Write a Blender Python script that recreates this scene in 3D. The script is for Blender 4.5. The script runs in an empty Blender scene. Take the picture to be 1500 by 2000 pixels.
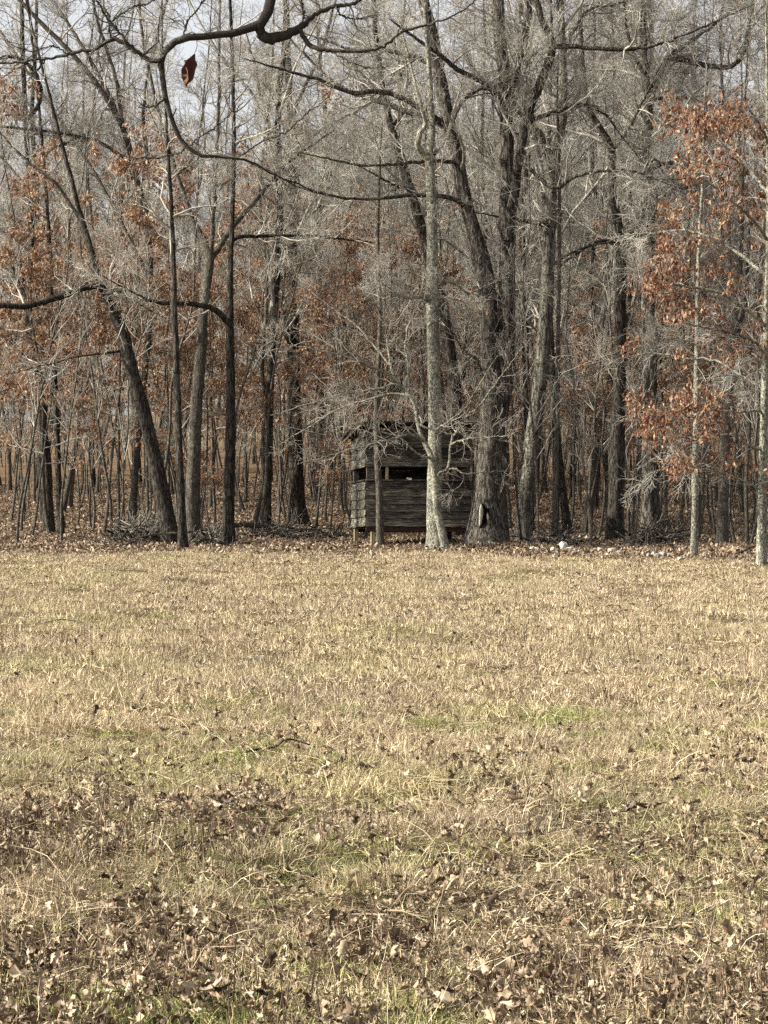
import bpy, math, random
import numpy as np
from mathutils import noise as mnoise, Vector

rng = np.random.default_rng(7)
random.seed(7)
S = bpy.context.scene
COL = S.collection

# ------------------------------------------------------------------ camera
F = 4450.0; HZ = 1075.0; CX = 750.0; EYE = 1.6
cam_d = bpy.data.cameras.new('camera'); cam = bpy.data.objects.new('camera', cam_d); COL.objects.link(cam)
cam.location = (0, 0, EYE); cam.rotation_euler = (math.radians(90), 0, 0)
cam_d.sensor_fit = 'VERTICAL'; cam_d.sensor_height = 24; cam_d.lens = 24 * F / 2000
cam_d.shift_y = (HZ - 1000) / 2000
cam_d.clip_start = 0.1; cam_d.clip_end = 3000
S.camera = cam

# ------------------------------------------------------------------ world, sun
SUN_EL, SUN_PHI = 31.0, 10.5
w = bpy.data.worlds.new('World'); S.world = w; w.use_nodes = True
nt = w.node_tree; nt.nodes.clear()
sky = nt.nodes.new('ShaderNodeTexSky'); sky.sky_type = 'NISHITA'; sky.sun_disc = False
sky.sun_elevation = math.radians(SUN_EL)
el, ph = math.radians(SUN_EL), math.radians(SUN_PHI)
to_sun = Vector((-math.cos(ph) * math.cos(el), -math.sin(ph) * math.cos(el), math.sin(el)))
sky.sun_rotation = math.atan2(to_sun.x, to_sun.y)
sky.altitude = 200; sky.air_density = 1.0; sky.dust_density = 4.0; sky.ozone_density = 1.0
bg = nt.nodes.new('ShaderNodeBackground'); bg.inputs[1].default_value = 0.085
wo = nt.nodes.new('ShaderNodeOutputWorld')
hs = nt.nodes.new('ShaderNodeHueSaturation'); hs.inputs['Saturation'].default_value = 0.2; hs.inputs['Value'].default_value = 1.5   # thin high cloud whitens the whole sky
nt.links.new(sky.outputs[0], hs.inputs['Color']); nt.links.new(hs.outputs[0], bg.inputs[0]); nt.links.new(bg.outputs[0], wo.inputs[0])
sd = bpy.data.lights.new('sun', 'SUN'); sun = bpy.data.objects.new('sun', sd); COL.objects.link(sun)
sd.energy = 5.0; sd.angle = math.radians(0.8); sd.color = (1.0, 0.94, 0.79)
sun.rotation_euler = (-to_sun).to_track_quat('-Z', 'Y').to_euler(); sun.location = (-20, -5, 20)
S.view_settings.view_transform = 'Standard'; S.view_settings.look = 'None'
S.view_settings.gamma = 1; S.view_settings.exposure = 1.05; S.view_settings.use_curve_mapping = False
S.cycles.use_denoising = False
S.cycles.max_bounces = 5; S.cycles.diffuse_bounces = 3; S.cycles.glossy_bounces = 1
S.cycles.transmission_bounces = 2; S.cycles.transparent_max_bounces = 4
S.cycles.caustics_reflective = False; S.cycles.caustics_refractive = False

# ------------------------------------------------------------------ node helpers
def new_mat(name, rough=0.9, spec=0.15):
    m = bpy.data.materials.new(name); m.use_nodes = True
    t = m.node_tree; b = t.nodes['Principled BSDF']
    b.inputs['Roughness'].default_value = rough
    b.inputs['Specular IOR Level'].default_value = spec
    return m, t, b
def N(t, ty, **kw):
    n = t.nodes.new(ty)
    for k, v in kw.items(): setattr(n, k, v)
    return n
def L(t, a, b): t.links.new(a, b)
def ramp(t, fac, stops, interp='LINEAR'):
    r = N(t, 'ShaderNodeValToRGB'); r.color_ramp.interpolation = interp
    e = r.color_ramp.elements
    e[0].position, e[0].color = stops[0][0], (*stops[0][1], 1)
    e[1].position, e[1].color = stops[-1][0], (*stops[-1][1], 1)
    for p, c in stops[1:-1]:
        x = e.new(p); x.color = (*c, 1)
    if fac is not None: L(t, fac, r.inputs[0])
    return r
def noise_n(t, vec, scale, detail=4, rough=0.55, dist=0.0):
    n = N(t, 'ShaderNodeTexNoise'); n.inputs['Scale'].default_value = scale
    n.inputs['Detail'].default_value = detail; n.inputs['Roughness'].default_value = rough
    n.inputs['Distortion'].default_value = dist
    if vec is not None: L(t, vec, n.inputs['Vector'])
    return n
def mapping(t, vec, sc):
    m = N(t, 'ShaderNodeMapping'); m.inputs['Scale'].default_value = sc; L(t, vec, m.inputs['Vector']); return m.outputs[0]
def mix(t, fac, a, b, bt='MIX'):
    m = N(t, 'ShaderNodeMix', data_type='RGBA', blend_type=bt)
    for i, v in ((0, fac), (6, a), (7, b)):
        if isinstance(v, (int, float)): m.inputs[i].default_value = v
        elif isinstance(v, tuple): m.inputs[i].default_value = (*v, 1)
        else: L(t, v, m.inputs[i])
    return m.outputs[2]
def mathn(t, op, a, b=0.0):
    m = N(t, 'ShaderNodeMath', operation=op)
    for i, v in enumerate((a, b)):
        if isinstance(v, (int, float)): m.inputs[i].default_value = v
        else: L(t, v, m.inputs[i])
    return m.outputs[0]
def bump(t, b, h, strength, dist):
    n = N(t, 'ShaderNodeBump'); n.inputs['Strength'].default_value = strength; n.inputs['Distance'].default_value = dist
    L(t, h, n.inputs['Height']); L(t, n.outputs[0], b.inputs['Normal'])

def bark(name, dark, light, lichen, lich_amt, fs=26.0, bd=0.03, stretch=0.16):
    m, t, b = new_mat(name, 0.92, 0.1)
    tc = N(t, 'ShaderNodeTexCoord').outputs['Object']
    v = mapping(t, tc, (1, 1, stretch))
    fur = noise_n(t, v, fs, 5, 0.65, 0.6)
    vor = N(t, 'ShaderNodeTexVoronoi', feature='DISTANCE_TO_EDGE'); vor.inputs['Scale'].default_value = fs * 0.75
    L(t, mix(t, 0.12, v, fur.outputs['Color'], 'ADD'), vor.inputs['Vector'])
    ridge = ramp(t, vor.outputs['Distance'], [(0.0, (0, 0, 0)), (0.16, (1, 1, 1))])
    h = mathn(t, 'MULTIPLY', ridge.outputs[0], mathn(t, 'ADD', fur.outputs['Fac'], 0.3))
    colr = ramp(t, h, [(0.05, dark), (0.75, light)])
    pat = noise_n(t, tc, 1.6, 6, 0.7)
    big = ramp(t, pat.outputs['Fac'], [(0.62 - lich_amt * 0.25, (0, 0, 0)), (0.72 - lich_amt * 0.25, (1, 1, 1))])
    sp = noise_n(t, tc, 22, 3, 0.7)
    spf = ramp(t, sp.outputs['Fac'], [(0.46, (0, 0, 0)), (0.56, (1, 1, 1))])
    f = mathn(t, 'MULTIPLY', big.outputs[0], spf.outputs[0])
    f = mathn(t, 'MULTIPLY', f, 0.85)
    c = mix(t, f, colr.outputs[0], lichen)
    info = N(t, 'ShaderNodeObjectInfo')
    tint = ramp(t, info.outputs['Random'], [(0, (0.80, 0.78, 0.76)), (0.5, (1.0, 0.98, 0.95)), (1, (1.22, 1.16, 1.08))])
    c = mix(t, 1.0, c, tint.outputs[0], 'MULTIPLY')
    L(t, c, b.inputs['Base Color'])
    bump(t, b, h, 0.9, bd)
    return m
BARK_OAK = bark('furrowed_oak_bark', (0.012, 0.011, 0.010), (0.125, 0.115, 0.10), (0.27, 0.275, 0.23), 0.4)
BARK_DARK = bark('dark_furrowed_bark', (0.010, 0.009, 0.008), (0.075, 0.067, 0.058), (0.20, 0.205, 0.17), 0.15)
BARK_PALE = bark('pale_lichen_bark', (0.045, 0.042, 0.037), (0.25, 0.245, 0.21), (0.42, 0.43, 0.34), 0.8, 34, 0.012, 0.3)
BARK_MID = bark('mottled_grey_oak_bark', (0.020, 0.018, 0.016), (0.165, 0.155, 0.135), (0.30, 0.305, 0.25), 0.7)
BARK_GREY = bark('grey_tree_bark', (0.028, 0.025, 0.022), (0.135, 0.122, 0.104), (0.27, 0.27, 0.23), 0.35, 40, 0.012)

def twig_mat(name, a, bcol):
    m, t, b = new_mat(name, 0.85, 0.15)
    g = N(t, 'ShaderNodeNewGeometry').outputs['Position']
    n = noise_n(t, g, 2.2, 3)
    r = ramp(t, n.outputs['Fac'], [(0.35, a), (0.65, bcol)])
    info = N(t, 'ShaderNodeObjectInfo')
    tint = ramp(t, info.outputs['Random'], [(0, (0.75, 0.73, 0.72)), (1, (1.15, 1.12, 1.08))])
    L(t, mix(t, 1.0, r.outputs[0], tint.outputs[0], 'MULTIPLY'), b.inputs['Base Color'])
    return m
TWIG = twig_mat('grey_twig_bark', (0.14, 0.13, 0.115), (0.42, 0.405, 0.365))
TWIG_PALE = twig_mat('pale_twig_bark', (0.34, 0.315, 0.28), (0.55, 0.52, 0.47))
TWIG_FINE = twig_mat('fine_dogwood_twigs', (0.24, 0.215, 0.19), (0.42, 0.39, 0.35))
TWIG_DARK = bark('dark_branch_bark', (0.030, 0.025, 0.022), (0.105, 0.092, 0.082), (0.26, 0.26, 0.235), 0.5, 110, 0.004, 1.0)

def leaf_mat(name, stops, trans=0.3, rough=0.6):
    m = bpy.data.materials.new(name); m.use_nodes = True; t = m.node_tree; b = t.nodes['Principled BSDF']
    b.inputs['Roughness'].default_value = rough; b.inputs['Specular IOR Level'].default_value = 0.3
    at = N(t, 'ShaderNodeAttribute', attribute_name='rnd')
    info = N(t, 'ShaderNodeObjectInfo')
    f = mathn(t, 'FRACT', mathn(t, 'ADD', at.outputs['Fac'], info.outputs['Random']))
    r = ramp(t, f, stops)
    g = N(t, 'ShaderNodeNewGeometry').outputs['Position']
    n = noise_n(t, g, 60, 3)
    c = mix(t, 0.5, r.outputs[0], ramp(t, n.outputs['Fac'], [(0.3, (0.45, 0.42, 0.4)), (0.7, (1, 1, 1))]).outputs[0], 'MULTIPLY')
    L(t, c, b.inputs['Base Color'])
    tr = N(t, 'ShaderNodeBsdfTranslucent'); L(t, c, tr.inputs['Color'])
    ms = N(t, 'ShaderNodeMixShader'); ms.inputs[0].default_value = trans
    L(t, b.outputs[0], ms.inputs[1]); L(t, tr.outputs[0], ms.inputs[2])
    L(t, ms.outputs[0], t.nodes['Material Output'].inputs[0])
    return m
LEAF_COPPER = leaf_mat('copper_dead_leaves', [(0, (0.17, 0.088, 0.056)), (0.35, (0.27, 0.145, 0.088)), (0.7, (0.42, 0.26, 0.16)), (0.92, (0.62, 0.47, 0.31)), (1, (0.19, 0.095, 0.06))])
LEAF_RED = leaf_mat('red_brown_oak_leaves', [(0, (0.13, 0.055, 0.032)), (0.4, (0.21, 0.092, 0.053)), (0.75, (0.36, 0.19, 0.105)), (0.93, (0.55, 0.40, 0.25)), (1, (0.17, 0.055, 0.03))])
LEAF_GROUND = leaf_mat('fallen_oak_leaves', [(0, (0.06, 0.038, 0.025)), (0.35, (0.17, 0.115, 0.072)), (0.65, (0.35, 0.27, 0.175)), (0.85, (0.50, 0.40, 0.28)), (1, (0.20, 0.115, 0.065))], 0.05, 0.55)
LEAF_FLOOR = leaf_mat('woodland_floor_leaves', [(0, (0.09, 0.060, 0.040)), (0.4, (0.19, 0.130, 0.085)), (0.75, (0.33, 0.245, 0.165)), (0.95, (0.50, 0.41, 0.30)), (1, (0.14, 0.08, 0.05))], 0.12, 0.6)
LEAF_HANG = leaf_mat('dark_red_hanging_leaf', [(0, (0.05, 0.010, 0.009)), (0.8, (0.07, 0.014, 0.012)), (1, (0.4, 0.24, 0.15))], 0.08, 0.5)

def grass_mat(name, stops, green, lo, hi):
    m = bpy.data.materials.new(name); m.use_nodes = True; t = m.node_tree; b = t.nodes['Principled BSDF']
    b.inputs['Roughness'].default_value = 0.6; b.inputs['Specular IOR Level'].default_value = 0.25
    at = N(t, 'ShaderNodeAttribute', attribute_name='rnd')
    r = ramp(t, at.outputs['Fac'], stops)
    g = N(t, 'ShaderNodeNewGeometry').outputs['Position']
    n = noise_n(t, g, 0.55, 4, 0.6)
    f = ramp(t, n.outputs['Fac'], [(lo, (0, 0, 0)), (hi, (1, 1, 1))])
    c = mix(t, mathn(t, 'MULTIPLY', f.outputs[0], 0.32), r.outputs[0], green)
    n2 = noise_n(t, g, 0.9, 3)
    c = mix(t, 1.0, c, ramp(t, n2.outputs['Fac'], [(0.3, (0.80, 0.78, 0.78)), (0.7, (1.08, 1.06, 1.0))]).outputs[0], 'MULTIPLY')
    L(t, c, b.inputs['Base Color'])
    tr = N(t, 'ShaderNodeBsdfTranslucent'); L(t, c, tr.inputs['Color'])
    ms = N(t, 'ShaderNodeMixShader'); ms.inputs[0].default_value = 0.10
    L(t, b.outputs[0], ms.inputs[1]); L(t, tr.outputs[0], ms.inputs[2])
    L(t, ms.outputs[0], t.nodes['Material Output'].inputs[0])
    return m
STRAW = grass_mat('dry_straw_grass', [(0, (0.09, 0.065, 0.043)), (0.35, (0.31, 0.238, 0.155)), (0.7, (0.50, 0.404, 0.272)), (1, (0.78, 0.69, 0.50))], (0.35, 0.36, 0.14), 0.50, 0.68)
GREEN = grass_mat('olive_green_grass', [(0, (0.14, 0.17, 0.05)), (0.5, (0.26, 0.29, 0.09)), (1, (0.46, 0.42, 0.19))], (0.20, 0.26, 0.08), 0.45, 0.6)
STEM = twig_mat('dead_weed_stem', (0.035, 0.024, 0.017), (0.15, 0.105, 0.07))

# ------------------------------------------------------------------ terrain
HY = np.array([-60, 0, 44.0, 46, 47.5, 50, 60, 80, 110, 150, 200, 300, 1500])
def _z(y, Y): return EYE + (HZ - Y) / F * y
HZs = np.array([-1.8, 0, 44 * .035, _z(46, 1073), _z(47.5, 1070), _z(50, 1062), _z(60, 1036), _z(80, 990), _z(110, 945),
                _z(150, 885), 13.5, 19.0, 22.0])
_LAT = np.random.default_rng(99).random((256, 256))
def vn(x, y, s, o=0):
    x = np.asarray(x, float) / s + 57.3 + o * 13.7; y = np.asarray(y, float) / s + 31.1 + o * 7.9
    i = np.floor(x).astype(int); j = np.floor(y).astype(int); f = x - i; g_ = y - j; f = f * f * (3 - 2 * f); g_ = g_ * g_ * (3 - 2 * g_)
    a = _LAT[i % 256, j % 256]; b_ = _LAT[(i + 1) % 256, j % 256]; c_ = _LAT[i % 256, (j + 1) % 256]; d_ = _LAT[(i + 1) % 256, (j + 1) % 256]
    return a * (1 - f) * (1 - g_) + b_ * f * (1 - g_) + c_ * (1 - f) * g_ + d_ * f * g_
def hnoise(x, y):
    return (0.030 * np.sin(x * 1.7 + 0.6 * y + 1) + 0.025 * np.sin(y * 1.1 - x * 0.7 + 2.2) + 0.014 * np.sin(3.1 * x + 2.3 * y)
            + 0.10 * (vn(x, y, .45) - .5) + 0.03 * (vn(x, y, .2, 3) - .5))
def H(x, y):
    x = np.asarray(x, float); y = np.asarray(y, float)
    z = np.interp(y, HY, HZs) + hnoise(x, y)
    far = np.clip((y - 60) / 100, 0, 1)
    return z + far * (1.3 * np.sin(x * 0.035 + 0.8) )
def edge_y(x): # where the mown field meets the woodland litter
    x = np.asarray(x, float)
    return 43.2 - np.clip(x - 1.3, 0, 30) * 1.12 - np.clip(-x - 4.0, 0, 30) * 0.75 + 0.35 * np.sin(x * 1.9) + 0.2 * np.sin(x * 4.7)
def depth_at(px, py):
    for d in np.arange(6, 140, 0.05):
        x = (px - CX) / F * d
        if HZ - (float(H(x, d)) - EYE) / d * F <= py: return float(d)
    return 140.0
def W(px, py, d): return np.array([(px - CX) / F * d, d, EYE + (HZ - py) / F * d])

# ------------------------------------------------------------------ mesh helpers
def mesh_np(name, V, Fq, mat, smooth=True, attrs=None):
    V = np.ascontiguousarray(V, dtype=np.float32).reshape(-1, 3); Fq = np.ascontiguousarray(Fq, dtype=np.int32)
    me = bpy.data.meshes.new(name); k = Fq.shape[1]
    me.vertices.add(len(V)); me.vertices.foreach_set('co', V.ravel())
    me.loops.add(Fq.size); me.loops.foreach_set('vertex_index', Fq.ravel())
    me.polygons.add(len(Fq)); me.polygons.foreach_set('loop_start', np.arange(0, Fq.size, k, dtype=np.int32))
    me.update(calc_edges=True)
    me.polygons.foreach_set('use_smooth', np.full(len(Fq), smooth))
    if attrs:
        for an, av in attrs.items():
            a = me.attributes.new(an, 'FLOAT', 'POINT'); a.data.foreach_set('value', np.asarray(av, dtype=np.float32))
    me.materials.append(mat)
    return me
def norm(a): return a / np.maximum(np.linalg.norm(a, axis=-1, keepdims=True), 1e-9)
def tubes(P, R, s):
    n, k, _ = P.shape
    T = norm(np.gradient(P, axis=1))
    mz = np.abs(T[:, :, 2].mean(1)) > 0.75
    ref = np.where(mz[:, None], np.array([[1.0, 0.1, 0]]), np.array([[0.05, 0.1, 1.0]]))[:, None, :]
    U = norm(np.cross(T, ref)); Vv = np.cross(T, U)
    a = np.arange(s) * 2 * math.pi / s
    V = P[:, :, None, :] + R[:, :, None, None] * (np.cos(a)[None, None, :, None] * U[:, :, None, :] + np.sin(a)[None, None, :, None] * Vv[:, :, None, :])
    base = (np.arange(n) * k * s)[:, None, None]; r = (np.arange(k - 1) * s)[None, :, None]; c = np.arange(s)[None, None, :]
    c2 = (c + 1) % s
    q = np.stack([base + r + c, base + r + c2, base + r + s + c2, base + r + s + c], -1).reshape(-1, 4)
    return V.reshape(-1, 3), q
def cat(parts):
    Vs, Fs, off = [], [], 0
    for V, Fq in parts:
        Vs.append(V); Fs.append(Fq + off); off += len(V)
    return np.concatenate(Vs), np.concatenate(Fs)
def resample(pts, rad, k, wig=0.0):
    pts = np.array(pts, float); rad = np.array(rad, float)
    s = np.r_[0, np.cumsum(np.linalg.norm(np.diff(pts, axis=0), axis=1))]
    # Catmull-Rom through the traced points
    t = np.linspace(0, s[-1], k); out = np.zeros((k, 3))
    m = np.gradient(pts, s, axis=0)
    i = np.clip(np.searchsorted(s, t, 'right') - 1, 0, len(s) - 2)
    h = (s[i + 1] - s[i])[:, None]; u = ((t - s[i]) / h[:, 0])[:, None]
    out = (2*u**3 - 3*u**2 + 1) * pts[i] + (u**3 - 2*u**2 + u) * h * m[i] + (-2*u**3 + 3*u**2) * pts[i+1] + (u**3 - u**2) * h * m[i+1]
    if wig: out[1:-1] += rng.normal(0, wig, (k - 2, 3))
    return out, np.interp(t, s, rad)
def spawn(P, R, per, t0, t1, length, ang, k, up, wig, rk=0.6, rmin=0.0035, lentaper=0.6, flat=0.0, pexp=1.0):
    n, kk, _ = P.shape
    per_n = rng.poisson(per, n) if per < 30 else np.full(n, int(per))
    idx = np.repeat(np.arange(n), per_n)
    if len(idx) == 0: return np.zeros((0, k, 3)), np.zeros((0, k))
    m = len(idx)
    t = t0 + (t1 - t0) * rng.random(m) ** pexp
    fi = t * (kk - 1); i = np.minimum(fi.astype(int), kk - 2); f = (fi - i)[:, None]
    p0 = P[idx, i] * (1 - f) + P[idx, i + 1] * f
    r0 = R[idx, i] * (1 - f[:, 0]) + R[idx, i + 1] * f[:, 0]
    T = norm(P[idx, i + 1] - P[idx, i])
    q = rng.normal(size=(m, 3)); q[:, 2] *= (1 - flat)
    q = norm(q - (q * T).sum(1, keepdims=True) * T)
    a = np.radians(ang + rng.normal(0, 12, m))[:, None]
    D = norm(np.cos(a) * T + np.sin(a) * q + np.array([0, 0, up * 0.5]))
    if callable(length): Ln = length(idx, t)
    else: Ln = length * (1 - lentaper * (t - t0) / max(t1 - t0, 1e-6)) * rng.uniform(0.55, 1.25, m)
    step = (Ln / (k - 1))[:, None]
    out = np.zeros((m, k, 3)); out[:, 0] = p0
    for j in range(1, k):
        D = norm(D + rng.normal(0, wig, (m, 3)) + np.array([0, 0, up / k]))
        out[:, j] = out[:, j - 1] + D * step
    rb = np.maximum(np.minimum(r0 * rk, np.maximum(Ln * 0.022, rmin)), rmin)
    rr = rb[:, None] * np.linspace(1, 0.16 if k > 4 else 0.35, k)[None, :]
    return out, np.maximum(rr, rmin * 0.8)
def plain(name, me, parent=None):
    o = bpy.data.objects.new(name, me); COL.objects.link(o)
    if parent: o.parent = parent
    return o
def tag(o, label=None, cat_=None, group=None, kind=None):
    if label: o['label'] = label
    if cat_: o['category'] = cat_
    if group: o['group'] = group
    if kind: o['kind'] = kind
    return o
def empty(name, loc=(0, 0, 0)):
    o = bpy.data.objects.new(name, None); COL.objects.link(o); o.location = loc; o.empty_display_size = 0.1
    return o
def copy_tree(root):
    r = root.copy(); COL.objects.link(r)
    for ch in root.children:
        c = ch.copy(); COL.objects.link(c); c.parent = r
    return r
def trunk_mesh(name, P, R, sides, mat, base, flare=0.0, rough=0.05, flare_h=0.5):
    """one stem as a tube of uneven rings, buttressed at the foot"""
    k = len(P); V, q = tubes(P[None], R[None], sides)
    V = V.reshape(k, sides, 3)
    a = np.arange(sides) * 2 * math.pi / sides; ph = rng.random(4) * 6.28
    s = np.r_[0, np.cumsum(np.linalg.norm(np.diff(P, axis=0), axis=1))]
    for j in range(k):
        lob = rough * (np.sin(3 * a + ph[0] + s[j] * 0.8) + 0.7 * np.sin(5 * a + ph[1] - s[j] * 1.3) + 0.6 * np.sin(9 * a + ph[2] + s[j] * 2)) + rng.normal(0, rough * 0.35, sides)
        fl = flare * math.exp(-s[j] / flare_h) * (1 + 0.45 * np.sin(5 * a + ph[3]) + 0.25 * np.sin(3 * a + ph[0]))
        V[j] = P[j] + (V[j] - P[j]) * (1 + lob + fl)[:, None]
    return mesh_np(name, V.reshape(-1, 3) - base, q, mat)
def hang_leaves(P, n_per, size, mat, name, base, spread=0.05, droop=0.8):
    """dead leaves hanging from the twigs P"""
    n, k, _ = P.shape
    idx = np.repeat(np.arange(n), rng.poisson(n_per, n)); m = len(idx)
    t = 0.25 + 0.75 * rng.random(m); fi = t * (k - 1); i = np.minimum(fi.astype(int), k - 2); f = (fi - i)[:, None]
    p = P[idx, i] * (1 - f) + P[idx, i + 1] * f + rng.normal(0, spread, (m, 3))
    d = norm(rng.normal(0, 0.5, (m, 3)) + np.array([0, 0, -droop]))
    q = rng.normal(size=(m, 3)); sdir = norm(np.cross(d, q)); nn = np.cross(d, sdir)
    Ln = (size * rng.uniform(0.65, 1.25, m))[:, None]; wd = Ln * rng.uniform(0.2, 0.34, m)[:, None]
    mid = p + d * Ln * 0.5 + nn * Ln * 0.12
    V = np.stack([p, mid + sdir * wd - nn * wd * 0.6, p + d * Ln, mid - sdir * wd - nn * wd * 0.6, mid], 1)
    b = (np.arange(m) * 5)[:, None, None]
    tri = np.array([[0, 1, 4], [1, 2, 4], [2, 3, 4], [3, 0, 4]])[None] + b
    rn = np.repeat(rng.random(m) * 0.95, 5)
    return mesh_np(name, V.reshape(-1, 3) - base, tri.reshape(-1, 3), mat, False, {'rnd': rn})

# GN scatter: kind = stuff only
def scatter(name, pts, rot, scl, idx, objs):
    me = bpy.data.meshes.new(name); n = len(pts)
    me.vertices.add(n); me.vertices.foreach_set('co', np.asarray(pts, dtype=np.float32).ravel())
    a = me.attributes.new('rot', 'FLOAT_VECTOR', 'POINT'); a.data.foreach_set('vector', np.asarray(rot, dtype=np.float32).ravel())
    a = me.attributes.new('scl', 'FLOAT_VECTOR', 'POINT'); a.data.foreach_set('vector', np.asarray(scl, dtype=np.float32).ravel())
    a = me.attributes.new('idx', 'INT', 'POINT'); a.data.foreach_set('value', np.asarray(idx, dtype=np.int32))
    o = plain(name, me)
    g = bpy.data.node_groups.new(name, 'GeometryNodeTree')
    g.interface.new_socket('Geometry', in_out='INPUT', socket_type='NodeSocketGeometry')
    g.interface.new_socket('Geometry', in_out='OUTPUT', socket_type='NodeSocketGeometry')
    gi = g.nodes.new('NodeGroupInput'); go = g.nodes.new('NodeGroupOutput')
    ip = g.nodes.new('GeometryNodeInstanceOnPoints'); jn = g.nodes.new('GeometryNodeJoinGeometry')
    for ob in objs:
        oi = g.nodes.new('GeometryNodeObjectInfo'); oi.inputs['Object'].default_value = ob; oi.inputs['As Instance'].default_value = True
        g.links.new(oi.outputs['Geometry'], jn.inputs[0])
    def na(nm, dt):
        x = g.nodes.new('GeometryNodeInputNamedAttribute'); x.data_type = dt; x.inputs['Name'].default_value = nm
        return next(s for s in x.outputs if s.name == 'Attribute' and s.enabled)
    er = g.nodes.new('FunctionNodeEulerToRotation')
    g.links.new(na('rot', 'FLOAT_VECTOR'), er.inputs[0])
    g.links.new(gi.outputs[0], ip.inputs['Points']); g.links.new(jn.outputs[0], ip.inputs['Instance'])
    ip.inputs['Pick Instance'].default_value = True
    g.links.new(na('idx', 'INT'), ip.inputs['Instance Index'])
    g.links.new(er.outputs[0], ip.inputs['Rotation']); g.links.new(na('scl', 'FLOAT_VECTOR'), ip.inputs['Scale'])
    g.links.new(ip.outputs[0], go.inputs[0])
    md = o.modifiers.new('scatter', 'NODES'); md.node_group = g
    return o
def proto(name, me): return bpy.data.objects.new(name, me)   # source shape, only used by scatter

# ================================================================== GROUND
def grid_sheet(name, xs, ys, zf, mat):
    X, Y = np.meshgrid(xs, ys); Z = zf(X, Y); V = np.stack([X, Y, Z], -1).reshape(-1, 3)
    nx, ny = len(xs), len(ys); i = np.arange(nx - 1)[None, :] + (np.arange(ny - 1) * nx)[:, None]
    q = np.stack([i, i + 1, i + nx + 1, i + nx], -1).reshape(-1, 4)
    return plain(name, mesh_np(name, V, q, mat))
gm, t, b = new_mat('earth_thatch_and_gap_shade', 0.95, 0.05)
g = N(t, 'ShaderNodeNewGeometry').outputs['Position']
n1 = noise_n(t, g, 22, 6, 0.7); n2 = noise_n(t, g, 0.5, 4)
thatch = ramp(t, n1.outputs['Fac'], [(0.3, (0.045, 0.032, 0.02)), (0.55, (0.14, 0.105, 0.062)), (0.8, (0.32, 0.255, 0.16))])  # earth and thatch tones, kept dark so gaps between blades read as shadow
c = mix(t, mathn(t, 'MULTIPLY', ramp(t, n2.outputs['Fac'], [(0.5, (0, 0, 0)), (0.7, (1, 1, 1))]).outputs[0], 0.5), thatch.outputs[0], (0.12, 0.13, 0.05))
litter = ramp(t, noise_n(t, g, 9, 6, 0.75).outputs['Fac'], [(0.35, (0.05, 0.032, 0.02)), (0.5, (0.13, 0.085, 0.05)), (0.7, (0.28, 0.19, 0.115))])
at = N(t, 'ShaderNodeAttribute', attribute_name='wood')
L(t, mix(t, at.outputs['Fac'], c, litter.outputs[0]), b.inputs['Base Color'])
bump(t, b, n1.outputs['Fac'], 0.8, 0.04)
xs = np.r_[np.linspace(-700, -60, 12), np.linspace(-50, -14, 19), np.linspace(-13, 13, 209), np.linspace(14, 50, 19), np.linspace(60, 700, 12)]
ys = np.r_[np.linspace(-300, -8, 12), np.linspace(-6, 4, 20), np.linspace(4.1, 30, 240), np.linspace(30.2, 70, 200), np.linspace(71, 160, 90), np.linspace(165, 300, 28), np.linspace(330, 1500, 16)]
ground = grid_sheet('ground', xs, ys, H, gm)
X, Y = np.meshgrid(xs, ys)
at = ground.data.attributes.new('wood', 'FLOAT', 'POINT')
at.data.foreach_set('value', np.clip((Y - edge_y(X)) / 0.6 + 0.5, 0, 1).astype(np.float32).ravel())
tag(ground, kind='structure', label='pale dry field rising gently to the leaf strewn woodland floor')

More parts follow.
